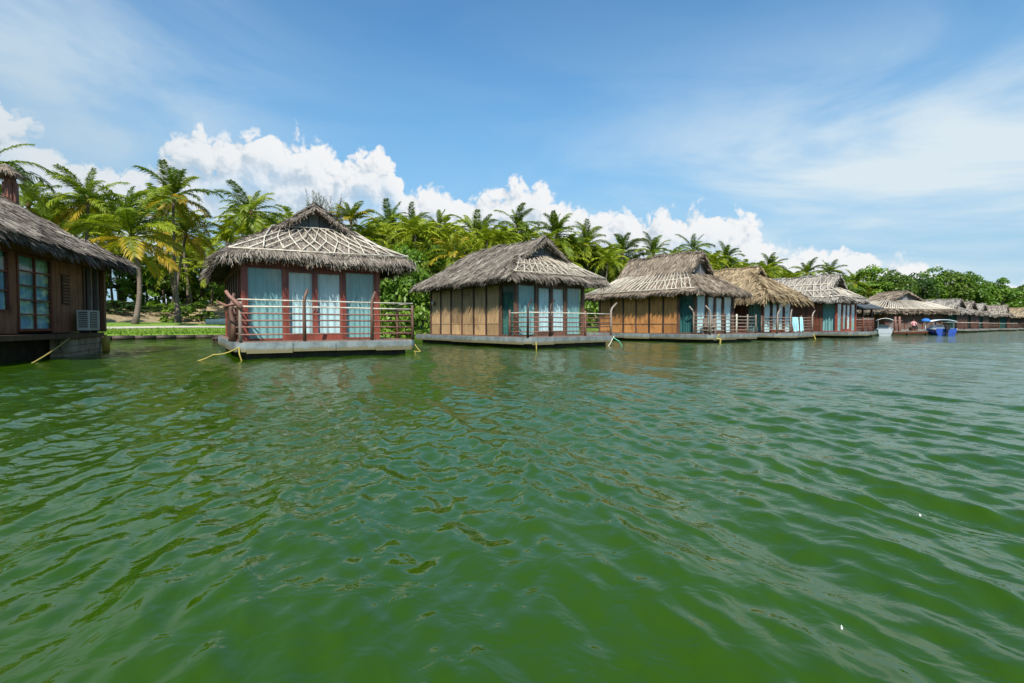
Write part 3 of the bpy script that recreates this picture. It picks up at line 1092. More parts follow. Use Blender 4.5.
def plank_panel(parent, a0, a1, d, z0, z1, mt, along='u', n=3, name='wall_panel', out=-1):
    mb = MB()
    w = (a1 - a0) / n
    for k in range(n):
        b0, b1 = a0 + k * w + 0.006, a0 + (k + 1) * w - 0.006
        t0, t1 = (d - 0.022 - 0.006 * (k % 2), d + 0.022)
        if out > 0:
            t0, t1 = d - 0.022, d + 0.022 + 0.006 * (k % 2)
        if along == 'u':
            mb.box(b0, b1, t0, t1, z0, z1)
        else:
            mb.box(t0, t1, b0, b1, z0, z1)
    return mb.build(name, mt, parent)


def cottage(P, ang, label, seed, mt_thatch='thatch_grey', lattice=(), fl=0.5, front='std', boards='tan_board', frame='mahogany',
            roof=None, n_straw=13000, wid=0.032, back=9.0, deck_w=5.6, deck_l=10.4, wall=(0.3, 4.6), wall_v=1.2, lglass=True, rails=None,
            detail=2, pth=0.28, hull_mt='hull_dark', side_cur='curtain_teal', right_plan=None, pont='pontoon_paint', cur=('curtain_teal', 'curtain_white', 'curtain_white', 'curtain_teal'), deck_poly=None, group='cottages floating in a row along the bank'):
    h = empty('floating_cottage', (P[0], P[1], 0), radians(ang))
    tag(h, label, 'cottage', group)
    ux0, ux1 = wall
    top = fl + 2.42
    # pontoon
    poly = deck_poly or [(0, 0.25), (0.22, 0), (deck_w - 0.15, 0), (deck_w, 0.15), (deck_w, deck_l), (0, deck_l)]
    pt = MB().prism(poly, fl - pth, fl).build('pontoon', pont, h)
    inn = [(min(max(x, 0.3), deck_w - 0.3) if not deck_poly else min(x * 0.93 + deck_w * 0.03, 4.62), min(max(y, 0.28), deck_l - 0.3)) for x, y in poly]
    MB().prism(inn, -0.5, fl - pth).build('hull', hull_mt, pt)
    dp = [(min(max(x, 0.06), deck_w - 0.06) if not deck_poly else x, min(max(y, 0.06), deck_l - 0.06)) for x, y in poly]
    if not deck_poly:
        MB().prism(dp, fl, fl + 0.03).build('deck', 'deck_wood', pt)
    if not deck_poly:
        re_ = random.Random(seed * 31)
        for (ax, s0_, s1_, nb_) in (('u', 0.24, deck_w - 0.17, 4), ('l', 0.27, deck_l - 0.05, 5)):
            st_ = (s1_ - s0_) / nb_
            for k in range(nb_):
                a0, a1 = s0_ + k * st_ + 0.012, s0_ + (k + 1) * st_ - 0.012
                z0_, z1_ = fl - pth - re_.uniform(0.0, 0.05), fl - re_.uniform(0.0, 0.035)
                o_ = re_.uniform(0.012, 0.03)
                mb = MB().box(a0, a1, -o_, -0.002, z0_, z1_) if ax == 'u' else MB().box(-o_, -0.002, a0, a1, z0_, z1_)
                mb.build('edge_board', pont, pt)
    # structure
    zc = fl + 0.03
    for (x, y) in ((ux0, wall_v), (ux1, wall_v), (ux0, back), (ux1, back)):
        MB().box(x - 0.07, x + 0.07, y - 0.07, y + 0.07, zc, top).build('corner_post', frame, h)
    MB().box(ux0 - 0.09, ux1 + 0.09, wall_v - 0.085, wall_v + 0.085, top, top + 0.22).build('front_beam', frame, h)
    MB().box(ux0 - 0.085, ux0 + 0.085, wall_v + 0.09, back + 0.08, top + 0.002, top + 0.215).build('side_beam', frame, h)
    MB().box(ux1 - 0.085, ux1 + 0.085, wall_v + 0.09, back + 0.08, top + 0.002, top + 0.215).build('side_beam', frame, h)
    # back wall and floor inside
    MB().box(ux0 + 0.07, ux1 - 0.07, back - 0.04, back + 0.04, zc, top).build('back_wall', boards, h)
    MB().box(ux0 + 0.1, ux1 - 0.1, wall_v + 0.1, back - 0.1, zc + 0.002, zc + 0.03).build('floor', 'dark_wood', h)
    # front: window, two doors, window
    if front == 'std':
        W_ = ux1 - ux0
        cuts = [ux0 + 0.07, ux0 + W_ * 0.275, ux0 + W_ * 0.50, ux0 + W_ * 0.725, ux1 - 0.07]
        for k in range(4):
            a0, a1 = cuts[k], cuts[k + 1]
            if k in (1, 2):
                f = framed_pane(h, a0 + (0.06 if k == 1 else 0.0), a1 - (0.06 if k == 2 else 0), wall_v, zc, top - 0.06, 0.085, frame, 'u', cur[k], seed + k, name='door')
                hx = a1 - 0.05 if k == 1 else a0 + 0.05
                MB().tube([(hx, wall_v - 0.06, zc + 0.95), (hx, wall_v - 0.09, zc + 1.0), (hx, wall_v - 0.09, zc + 1.12), (hx, wall_v - 0.06, zc + 1.16)], 0.012, 5).build('handle', 'grey_metal', f)
            else:
                framed_pane(h, a0, a1, wall_v, zc + 0.02, top - 0.01, 0.05, frame, 'u', cur[k], seed + k)
        for x in (cuts[1], cuts[3]):
            MB().box(x - 0.058, x + 0.058, wall_v - 0.06, wall_v + 0.06, zc, top).build('door_post', frame, h)
        MB().box(cuts[1] + 0.06, cuts[3] - 0.06, wall_v - 0.058, wall_v + 0.058, top - 0.058, top - 0.002).build('lintel', frame, h)
    else:
        nb = 6
        st = (ux1 - ux0 - 0.14) / nb
        for k in range(nb):
            a0 = ux0 + 0.07 + k * st
            MB().box(a0, a0 + 0.14, wall_v - 0.06, wall_v + 0.06, zc, top).build('wall_post', 'red_plank', h)
            plank_panel(h, a0 + 0.142, a0 + st - 0.002, wall_v, zc, top - 0.01, front, 'u', 3)
    # sides
    for x, sg in ((ux0, -1), (ux1, 1)):
        v_ = wall_v + 0.07
        if right_plan and sg > 0:
            right_plan(h, x, zc, top)
            continue
        if lglass:
            framed_pane(h, v_, v_ + 1.05, x, zc + 0.02, top - 0.01, 0.05, frame, 'v', side_cur if sg < 0 else None, seed + 9, out=sg)
            v_ += 1.05
        nb = max(2, round((back - 0.07 - v_) / 1.12))
        st = (back - 0.07 - v_) / nb
        for k in range(nb):
            a0, a1 = v_ + k * st, v_ + (k + 1) * st
            MB().box(x - 0.06, x + 0.06, a0, a0 + 0.11, zc, top).build('wall_post', 'dark_wood' if k % 3 else 'brown_post', h)
            plank_panel(h, a0 + 0.112, a1 - 0.002, x, zc + 0.62, top - 0.01, boards, 'v', 3, out=sg)
            plank_panel(h, a0 + 0.112, a1 - 0.002, x, zc + 0.02, zc + 0.56, boards, 'v', 1, name='lower_panel', out=sg)
            MB().box(x - 0.035, x + 0.035, a0 + 0.112, a1 - 0.002, zc + 0.562, zc + 0.618).build('wall_rail', 'brown_post' if boards != 'tan_board' else boards, h)
    rp = dict(u0=-0.4, u1=5.8, v0=0.55, v1=back + 0.95, g=1.75, s=0.72, ze=fl + 2.74)
    if wall != (0.3, 4.6):
        rp.update(u0=ux0 - 0.8, u1=ux1 + 0.8)
    rp.update(roof or {})
    build_roof(h, rp, seed, mt_thatch, n_straw, wid, lattice)
    # rafters under the eaves
    for k in range(9):
        u = rp['u0'] + 0.3 + (rp['u1'] - rp['u0'] - 0.6) * k / 8
        if detail > 1:
            MB().tube([(u, rp['v0'] + 0.12, rp['ze'] - 0.24 + rp['s'] * 0.12), (u, rp['v0'] + 1.0, rp['ze'] - 0.24 + rp['s'] * 1.0)], 0.035, 5).build('rafter', 'dark_wood', h)
    for kw in (rails or []):
        railing(h, deck_z=fl + 0.03, seed=seed, **kw)
    return h


R5 = [0.22, 0.43, 0.64, 0.85, 1.06]
# second from the left: nearest whole cottage
lat2 = lat_diamond('front', 11, 0.06, 0.92, 0.02, 0.98, 0.024, (0.06, 0.92), 'bamboo', 2) + lat_bars('right', 7, 0.1, 0.9, 0.8, 0, 0.4, 0.024, (0.12,))
cot2 = cottage((-8.1, 14.7), 33, 'nearest whole cottage, teal curtained front, wide diamond bamboo lattice on grey thatch', 2,
        lattice=lat2, rails=[dict(pts=[(0.06, 1.5), (0.12, 0.1), (5.5, 0.1), (5.5, 2.6)], post_at=[(0, 0.0), (0, 0.97), (1, 0.33), (1, 0.73), (1, 1.0), (2, 0.6)],
                     rails=R5, mt_post=['rail_wood', 'weathered_wood', 'brown_post', 'brown_post', 'brown_post', 'brown_post'], mt_rail='rail_wood', horns={2: (0.12, 0.03), 3: (0.14, 0.03)}, top_extra=1.27)],
        boards='red_plank', n_straw=34000, wid=0.021, roof=dict(g=1.8, s=0.66, fringe=0.20, th=0.17))
# third
lat3 = lat_diamond('front', 12, 0.04, 0.97, 0.01, 0.99, 0.022, (0.04, 0.5, 0.97), 'old_bamboo', 2) + lat_bars('front', 13, 0.02, 1.0, 0.3, 0, 1, 0.022, (), 'bamboo')
cot3 = cottage((0.68, 21.5), 38, 'third cottage from the left, tan board side wall, teal glass corner and timber gable', 3,
        lattice=lat3, rails=[dict(pts=[(0.1, 1.4), (0.1, 0.12), (5.5, 0.12)], post_at=[(0, 0.0), (0, 1.0), (1, 0.24), (1, 0.66), (1, 1.0)],
                     rails=R5, mt_post=['rail_wood', 'dark_wood', 'dark_wood', 'rail_wood', 'weathered_wood'], mt_rail='rail_wood',
                     horns={1: (0.3, 0.08), 2: (0.32, 0.08), 4: (0.55, 0.1)})],
        boards='tan_board', frame='brown_post', n_straw=28000, wid=0.026, side_cur='curtain_shaded', roof=dict(g=1.6, s=0.67, fringe=0.2, th=0.13, barge_mat='weathered_wood'))
# fourth
lat4 = lat_bars('left', 26, 0.0, 0.95, 0.5, 0.0, 0.97, 0.028, (0.02, 0.5, 0.95)) + lat_bars('left', 12, 0.0, 0.95, -1.0, 0.02, 0.97, 0.024, ())
cot4 = cottage((11.5, 28.87), 38, 'fourth cottage from the left, orange board side wall under a raised two tier thatch roof', 4, 'thatch_tan',
        lattice=lat4, rails=[dict(pts=[(0.1, 1.2), (0.1, 0.12), (5.5, 0.12), (5.5, 1.6)], post_at=[(0, 0.0), (0, 1.0), (1, 0.3), (1, 0.55), (1, 0.8), (1, 1.0)],
                     rails=R5, mt_post=['weathered_wood', 'weathered_wood', 'dark_wood', 'rope_pale', 'weathered_wood'], mt_rail='weathered_wood', horns={0: (-0.3, 0.1), 1: (-0.35, 0.1)}, r_rail=0.032)],
        boards='orange_board', frame='brown_post', n_straw=18000, wid=0.036, back=8.8, side_cur='curtain_shaded', roof=dict(g=2.0, s=0.66, ze=3.12, step=0.2, s2=0.42, fringe=0.18, th=0.12), cur=('curtain_white',) * 4)
# fifth, golden new thatch
cot5 = cottage((18.0, 33.8), 37, 'fifth cottage from the left under fresh golden thatch with a shaggy drooping edge', 5, 'thatch_gold',
        rails=[dict(pts=[(0.1, 1.2), (0.1, 0.12), (5.5, 0.12), (5.5, 1.4)], post_at=[(0, 0.0), (0, 1.0), (1, 0.36), (1, 0.66), (1, 1.0)],
                    rails=R5, mt_post='weathered_wood', mt_rail='weathered_wood', horns={1: (0.4, 0.0), 2: (0.15, 0), 4: (0.7, 0.1)}, r_rail=0.034)],
        boards='red_plank', frame='red_plank', n_straw=13000, wid=0.055, roof=dict(g=2.4, s=0.72, ze=3.2, fringe=0.8, curl=1.0, barge=False), cur=('curtain_white',) * 4)
# sixth
lat6 = lat_diamond('left', 15, 0.05, 1.7, 0.0, 1.0, 0.035, (0.1, 0.6, 1.15), 'bamboo') + lat_diamond('front', 7, 0.1, 0.95, 0.02, 0.98, 0.03, (0.1, 0.95))
cot6 = cottage((27.5, 40.5), 38, 'sixth cottage from the left, red plank wall, teal glass corner, zigzag canes on pale thatch', 6, 'thatch_pale',
        lattice=lat6, rails=[dict(pts=[(3.0, 0.12), (5.5, 0.12), (5.5, 3)], post_at=[(0, 0.0), (0, 0.5), (0, 1.0), (1, 1.0)], rails=R5, mt_post='red_plank', mt_rail='rail_wood', horns={}, r_rail=0.03)],
        boards='red_plank', frame='mahogany', n_straw=11000, wid=0.055, back=10.5, deck_l=11.5, roof=dict(g=1.6, s=0.66, s2=0.12, fringe=0.2, th=0.13, barge_mat='dark_wood'), cur=('curtain_teal', 'curtain_teal', 'curtain_white', 'curtain_teal'))
# first at the left edge, seen along its right-hand side
P1 = (-17.8, 10.1)


def side1(h, x, zc, top):
    for a0, a1 in ((1.27, 1.6), (2.86, 3.2), (5.02, 5.25)):
        plank_panel(h, a0, a1, x, zc, top - 0.01, 'warm_plank', 'v', 1, out=1)
    framed_pane(h, 1.602, 2.858, x, zc + 0.62, top - 0.02, 0.06, 'mahogany', 'v', 'curtain_blue', 71, 2, 3, out=1, cext=0.3)
    plank_panel(h, 1.602, 2.858, x, zc, zc + 0.618, 'warm_plank', 'v', 4, name='lower_panel', out=1)
    framed_pane(h, 3.202, 5.018, x, zc + 0.06, top - 0.02, 0.08, 'mahogany', 'v', 'curtain_blue', 72, 2, 5, out=1, cext=0.4)
    plank_panel(h, 5.26, 6.95, x, zc, top - 0.01, 'warm_plank', 'v', 6, out=1)
    v = MB().box(x + 0.03, x + 0.06, 5.55, 6.05, zc + 0.95, zc + 1.95).build('vent', 'dark_wood', h)
    for k in range(9):
        MB().box(x + 0.06, x + 0.085, 5.58, 6.02, zc + 1.0 + k * 0.105, zc + 1.05 + k * 0.105).build('slat', 'warm_plank', v)
    plank_panel(h, 6.98, 8.5, x - 0.5, zc, top - 0.01, 'dark_wood', 'v', 5, out=1)
    for a in (6.98, 7.5, 8.0):
        MB().box(x - 0.06, x + 0.06, a, a + 0.12, zc, top).build('wall_post', 'brown_post' if a < 7.4 else 'weathered_wood', h)


cot1 = cottage(P1, 18, 'dark brown cottage cut off by the left edge, with blue curtained lattice windows', 1, front='std', fl=0.75, boards='warm_plank', frame='warm_plank',
        lattice=(), n_straw=24000, wid=0.028, back=8.6, pth=0.15, hull_mt='hull_dark', right_plan=side1, deck_poly=[(0, 0.2), (5.3, 0.2), (5.3, 4.55), (4.5, 8.9), (0, 8.9)], lglass=False, pont='brown_post',
        roof=dict(u0=-0.6, u1=5.5, v0=0.4, v1=9.0, g=1.9, s=0.60, ze=3.50, fringe=0.36, barge=True))


# side planking of the first pontoon beyond the rope cleat, board over board
for k in range(3):
    z0_, z1_ = -0.10 + k * 0.232, -0.10 + k * 0.232 + 0.222
    MB().prism([(4.70, 4.62), (5.22 - 0.02 * (2 - k), 4.62), (4.46 - 0.02 * (2 - k), 8.84), (4.3, 8.84)], z0_, z1_).build('float_board', 'old_pontoon', cot1)

# seventh: broad hall on the bend, gable towards the camera
lat7 = lat_bars('front', 30, 0.06, 0.97, 1.6, 0.0, 0.97, 0.055, (0.1, 0.95), 'bamboo') + lat_bars('left', 14, 0.06, 0.97, 1.2, 0, 1, 0.055, (0.1,), 'bamboo')
cot7 = cottage((46.6, 61.8), 8, 'broad reddish hall with a dark gable and slanting canes, behind the blue boat', 7, 'thatch_tan', lattice=lat7, fl=0.55, n_straw=12000, wid=0.08,
               wall=(0.6, 8.6), back=8.0, deck_w=9.2, deck_l=9.0, boards='red_plank', frame='red_plank', lglass=False, detail=1,
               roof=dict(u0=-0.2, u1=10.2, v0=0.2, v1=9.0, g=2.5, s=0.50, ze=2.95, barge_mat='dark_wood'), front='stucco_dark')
# far row: seen end on
far = [((70.7, 78.0), 30, 'far cottage just right of the hall, its ridge end a dark upright edge', 'thatch_pale'),
       ((80.3, 86.0), 33, 'far cottage, second past the hall, narrow strip of pale thatch', 'thatch_grey'),
       ((90.0, 94.0), 36, 'far cottage, third past the hall, greenish grey thatch', 'thatch_pale'),
       ((102.6, 102.0), 40, 'last grey cottage of the far row with thin pale posts at the water', 'thatch_grey'),
       ((123.0, 116.0), 42, 'yellowish thatched hut at the right edge of the photo', 'thatch_gold')]
for i, (p, a, lb, th_) in enumerate(far):
    cottage(p, a, lb, 20 + i, th_, lattice=lat_bars('left', 9, 0.1, 1.5, 1.0, 0, 1, 0.06, (0.1,), 'old_bamboo'), n_straw=4500, wid=0.11, boards='dark_wood' if i != 1 else 'stucco_dark', frame='dark_wood', front='dark_wood', detail=1, side_cur='curtain_shaded',
            roof=dict(g=1.2, s=0.62, s2=0.1, barge_mat='dark_wood', eave_n=50), rails=[dict(pts=[(0.1, 3.0), (0.1, 0.12), (5.5, 0.12)], post_at=[(0, 0), (0, 1), (1, 0.5), (1, 1)], rails=[0.5, 1.0], mt_post='brown_post', mt_rail='brown_post', horns={}, r_rail=0.04)])

# dark sheet roofed pavilion between the sixth cottage and the white boat
pv = empty('floating_pavilion', (31.3, 45.5, 0), radians(30))
tag(pv, 'low red planked pavilion with a dark grey roof beside the sixth cottage', 'pavilion')
pt = MB().prism([(0, 0), (3.9, 0), (3.9, 6.5), (0, 6.5)], 0.22, 0.5).build('pontoon', 'pontoon_paint', pv)
MB().prism([(0.3, 0.3), (3.6, 0.3), (3.6, 6.2), (0.3, 6.2)], -0.5, 0.22).build('hull', 'hull_dark', pt)
for x in (0.3, 1.95, 3.6):
    for y in (0.4, 6.0):
        MB().box(x - 0.07, x + 0.07, y - 0.07, y + 0.07, 0.5, 2.55).build('post', 'red_plank', pv)
for k in range(6):
    z = 0.62 + k * 0.22
    MB().box(0.3, 3.6, 0.33, 0.37, z, z + 0.10).build('rail_board', 'rail_wood' if k % 2 else 'red_plank', pv)
    MB().box(0.23, 0.27, 0.5, 5.9, z, z + 0.10).build('rail_board', 'rail_wood', pv)
MB().box(0.36, 3.54, 3.2, 3.3, 0.5, 2.5).build('back_wall', 'stucco_dark', pv)
MB().box(0.2, 3.7, 0.3, 0.5, 2.55, 2.7).build('beam', 'red_plank', pv)
rf = MB().slab([(-0.5, -0.4, 2.7), (4.2, -0.4, 2.7), (2.7, 2.4, 3.95), (1.2, 2.4, 3.95)], 0.12)
rf.slab([(4.2, 6.9, 2.7), (-0.5, 6.9, 2.7), (1.2, 4.2, 3.95), (2.7, 4.2, 3.95)], 0.12)
rf.slab([(-0.5, 6.9, 2.69), (-0.5, -0.4, 2.69), (1.2, 2.4, 3.94), (1.2, 4.2, 3.94)], 0.12)
rf.slab([(4.2, -0.4, 2.69), (4.2, 6.9, 2.69), (2.7, 4.2, 3.94), (2.7, 2.4, 3.94)], 0.12)
rf = rf.build('roof', 'slate_sheet', pv)
MB().box(1.15, 2.75, 2.35, 4.25, 3.96, 4.3).build('roof_cap', 'slate_sheet', rf)

for c_, v_, z_ in ((cot4, 7.6, 2.15), (cot3, 8.55, 2.25)):
    lm = MB().box(0.18, 0.238, v_ - 0.10, v_ + 0.10, z_ - 0.10, z_ + 0.14).build('wall_lamp', 'brown_post', c_)
    MB().tube([(0.12, v_, z_ - 0.05), (0.12, v_, z_ - 0.03), (0.12, v_, z_ + 0.08), (0.12, v_, z_ + 0.12)], [0.03, 0.06, 0.06, 0.03], 8).build('bulb', 'white_paint', lm, True)

# ------------------------------------------------------------------ palms
def frond_mesh(name, L, th0, droop, nl, seed, lw=0.115, llen=1.05, nr=3, petiole=0.14):
    """one coconut frond from the origin outwards along +x, arching; leaflets in two hanging rows"""
    r = np.random.default_rng(seed)
    seg = 9
    pts = [np.zeros(3)]
    th = th0
    yaw = 0.0
    tw_ = r.normal(0, 0.15)
    for k in range(seg):
        st = L / seg
        pts.append(pts[-1] + st * np.array([cos(th) * cos(yaw), cos(th) * sin(yaw), sin(th)]))
        th -= droop / seg * (0.5 + 1.1 * k / seg)
        yaw += tw_ / seg
    pts = np.array(pts)
    mb = MB()
    mb.tube([tuple(p) for p in pts], [0.045 * (1 - 0.85 * k / seg) + 0.006 for k in range(seg + 1)], nr, cap=False)
    nrach = len(mb.v)
    vs, fs, tip, lv = list(mb.v), list(mb.f), [0.0] * len(mb.v), [0.5] * len(mb.v)
    for sd_ in (-1, 1):
        for k in range(nl):
            s = petiole + (1 - petiole) * (k + r.uniform(0, 0.8)) / nl
            s = min(s, 0.995)
            x = s * seg
            i = min(int(x), seg - 1)
            p = pts[i] + (pts[i + 1] - pts[i]) * (x - i)
            t = pts[i + 1] - pts[i]
            t = t / np.linalg.norm(t)
            side = np.cross(t, [0, 0, 1.0])
            side /= max(np.linalg.norm(side), 1e-6)
            side *= sd_
            upv = np.cross(side * sd_, t) if False else np.cross(t, side) * (-sd_)
            upv = np.cross(side, t) * sd_
            if upv[2] < 0:
                upv = -upv
            ll = llen * (0.35 + 0.65 * sin(pi * min(1, 0.14 + 0.80 * (s - petiole) / (1 - petiole)))) * r.uniform(0.85, 1.1)
            fwd = 0.55 + 0.5 * s
            d = side * 1.0 + t * fwd + upv * r.uniform(-0.05, 0.35)
            d /= np.linalg.norm(d)
            sagv = np.array([0, 0, -1.0])
            m_ = p + d * ll * 0.5 + sagv * ll * 0.06
            e_ = p + d * ll * 0.93 + sagv * ll * r.uniform(0.22, 0.5)
            wv_ = np.cross(d, upv)
            wv_ /= max(np.linalg.norm(wv_), 1e-6)
            wv_ = wv_ * 0.75 + upv * r.uniform(-0.5, 0.5)
            b = len(vs)
            vs += [tuple(p - wv_ * lw * 0.25), tuple(p + wv_ * lw * 0.25), tuple(m_ - wv_ * lw * 0.5), tuple(m_ + wv_ * lw * 0.5), tuple(e_)]
            fs += [(b, b + 1, b + 3, b + 2), (b + 2, b + 3, b + 4)]
            tip += [s * 0.4, s * 0.4, 0.3 + s * 0.5, 0.3 + s * 0.5, 1.0]
            lv += [r.uniform(0.1, 0.9)] * 5
    me = bpy.data.meshes.new(name)
    me.from_pydata(vs, [], fs)
    for nm, dat in (('tipv', tip), ('leafv', lv)):
        a = me.attributes.new(nm, 'FLOAT', 'POINT')
        a.data.foreach_set('value', dat)
    return me


# frond shapes from upright spear to hanging skirt: (base elevation, droop)
SHAPES = [(1.38, 0.6), (1.18, 1.0), (0.98, 1.25), (0.75, 1.4), (0.50, 1.5), (0.20, 1.4), (-0.15, 1.2), (-0.6, 0.8)]
FR = [[frond_mesh('frond', 4.3 * (0.92 + 0.08 * j), a, d, 46, 100 + i * 3 + j) for j in range(2)] for i, (a, d) in enumerate(SHAPES)]
for fam in FR:
    for m_ in fam:
        m_.materials.append(M['palm_green'])


def trunk_pts(base, top, lean_seed, n=9):
    r = random.Random(lean_seed)
    b, t = Vector(base), Vector(top)
    out = []
    bow = Vector((r.uniform(-0.7, 0.7), r.uniform(-0.5, 0.5), 0))
    for k in range(n):
        f = k / (n - 1)
        out.append(b.lerp(t, f) + bow * sin(pi * f) * 0.6 + Vector((0, 0, 0)))
    return out


def add_palm(px, cy, d, label, seed, size=1.0, nf=24, mats=('palm_green', 'palm_fresh'), low=None, lean=None, group='coconut palms behind the cottages', nlow=5, maxlow=7):
    """px, cy: where the crown's heart stands in the picture; d: its distance"""
    r = random.Random(seed)
    size *= r.uniform(0.9, 1.12)
    tilt = (r.uniform(-0.22, 0.22), r.uniform(-0.22, 0.22))
    X_, Y_ = (px - 512) / FPX * d, d
    Zc = CAM_H + (326 - cy) * d / FPX
    bx_, by_ = X_ + (lean[0] if lean else r.uniform(-1.2, 1.2)), Y_ + (lean[1] if lean else r.uniform(-0.8, 0.8))
    bz = ground_at(bx_, by_) - 0.15
    root = empty('coconut_palm', (bx_, by_, bz))
    tag(root, label, 'palm', group)
    top = Vector((X_ - bx_, Y_ - by_, Zc - bz))
    tp = trunk_pts((0, 0, 0), top, seed)
    MB().tube(tp, [0.26 * size, 0.19 * size, 0.165 * size, 0.155 * size, 0.15 * size, 0.145 * size, 0.14 * size, 0.135 * size, 0.15 * size], 8).build('trunk', 'trunk', root, True)
    mb = MB()
    mb.tube([top - Vector((0, 0, 0.35)), top, top + Vector((0, 0, 0.5))], [0.15 * size, 0.24 * size, 0.05], 7)
    mb.build('crown_shaft', 'palm_dry', root, True)
    for k in range(nf):
        f = (k + 0.5) / nf
        si = min(maxlow, int(f ** 0.85 * (maxlow + 1)))
        me = r.choice(FR[si])
        o = bpy.data.objects.new('frond', me)
        C.objects.link(o)
        o.parent = root
        o.location = top + Vector((0, 0, 0.15 - 0.25 * f))
        o.rotation_euler = (tilt[0] + r.uniform(-0.12, 0.12), tilt[1] + r.uniform(-0.15, 0.15), k * 2.39996 + r.uniform(-0.4, 0.4))
        sc_ = size * r.uniform(0.85, 1.12) * (0.8 if si == 0 else 1.0)
        o.scale = (sc_, sc_, sc_)
        mt = r.choice(mats)
        if low and k >= nf - nlow:
            mt = low[(k - (nf - nlow)) % len(low)]
        elif k == nf - 1 and r.random() < 0.4:
            mt = 'palm_dry'
        o.material_slots[0].link = 'OBJECT'
        o.material_slots[0].material = M[mt]
    return root


def shore_d(px):
    rt = (px - 512) / FPX
    t_ = np.linspace(-60, 320, 3000)
    w_ = shore_wob(t_)
    xx, yy = S0[0] + SD[0] * t_ + SN[0] * w_, S0[1] + SD[1] * t_ + SN[1] * w_
    return float(yy[np.argmin(np.abs(xx / np.maximum(yy, 5) - rt))])


YL = ('palm_yellow', 'palm_halfyellow', 'palm_yellow')
HY = ('palm_halfyellow', 'palm_yellow')
add_palm(92, 202, 54, 'tall palm directly right of the left edge cottage roof, heavy green crown', 1, 1.12, 26, low=HY, nlow=4)
add_palm(134, 238, 46, 'low near palm with yellow drooping fronds and a clear trunk on the lawn', 2, 1.15, 28, ('palm_fresh', 'palm_green'), low=('palm_halfyellow', 'palm_yellow'), nlow=9, lean=(0.1, 0.0))
add_palm(176, 200, 52, 'tallest palm against the cloud, left of the second cottage', 3, 1.05, 26, low=YL, nlow=8)
add_palm(188, 236, 56, 'yellow tinged palm close behind the left eave of the second cottage', 4, 0.95, 22, ('palm_fresh', 'palm_halfyellow'), low=YL, nlow=10)
add_palm(253, 214, 60, 'palm whose upright crown shows above the left slope of the second cottage', 5, 1.0, 22, ('palm_fresh', 'palm_green'))
add_palm(-12, 172, 40, 'palm behind the left edge cottage with fronds cut by the frame', 6, 1.0, 20)
add_palm(32, 206, 52, 'dark palm half hidden by the slope of the left edge cottage roof', 7, 0.95, 20)
add_palm(62, 226, 58, 'short green palm between the left edge cottage roof and the tall palm', 8, 0.9, 20, low=HY, nlow=3)
add_palm(112, 262, 62, 'small dark palm low behind the lawn trunks', 9, 0.8, 18)
add_palm(215, 268, 66, 'small palm under the left eave of the second cottage', 10, 0.8, 18, ('palm_fresh',))
add_palm(352, 222, 62, 'yellowish feathery palm above the right slope of the second cottage roof', 11, 0.75, 24, ('palm_fresh', 'palm_halfyellow'), maxlow=3)
add_palm(390, 226, 74, 'dark palm against the cloud, right of the second cottage roof', 12, 1.0, 22, ('palm_green',))
add_palm(413, 228, 78, 'dark palm beside its twin, left of the slender palm', 13, 0.95, 20, ('palm_green',))
add_palm(440, 228, 70, 'slender palm with a bare trunk left of the third cottage roof', 14, 0.8, 18)
add_palm(476, 236, 74, 'full green palm behind the left slope of the third cottage', 15, 1.05, 24)
add_palm(517, 228, 76, 'palm standing highest above the ridge of the third cottage', 16, 0.95, 22, ('palm_green',))
add_palm(420, 262, 62, 'bright low palm in the gap between second and third cottage', 17, 0.95, 22, ('palm_fresh',))
add_palm(455, 258, 60, 'bright palm low behind the far end of the third cottage roof', 18, 0.9, 20, ('palm_fresh', 'palm_halfyellow'))
mid = [(556, 236, 'palm just right of the third cottage gable'), (586, 246, 'palm above the gap between third and fourth cottage'),
       (622, 254, 'palm above the left end of the fourth cottage ridge'), (653, 256, 'palm over the middle of the fourth cottage ridge'),
       (692, 251, 'palm right behind the fourth cottage gable peak'), (725, 261, 'palm above the step between the fourth and fifth roofs'),
       (769, 270, 'palm above the golden fifth roof'), (806, 274, 'palm over the ridge of the sixth cottage, left one'), (828, 274, 'palm over the ridge of the sixth cottage, by its end'),
       (854, 284, 'palm just past the ridge end of the sixth cottage'), (884, 288, 'palm with arching fronds over the dark pavilion roof'), (935, 292, 'palm behind the peak of the broad hall')]
for i, (x, y, lb) in enumerate(mid):
    sd_ = shore_d(x)
    add_palm(x, y, sd_ + 12 + (i % 3) * 3, lb, 40 + i, 1.0, 26, ('palm_green', 'palm_fresh') if i % 2 else ('palm_green',))

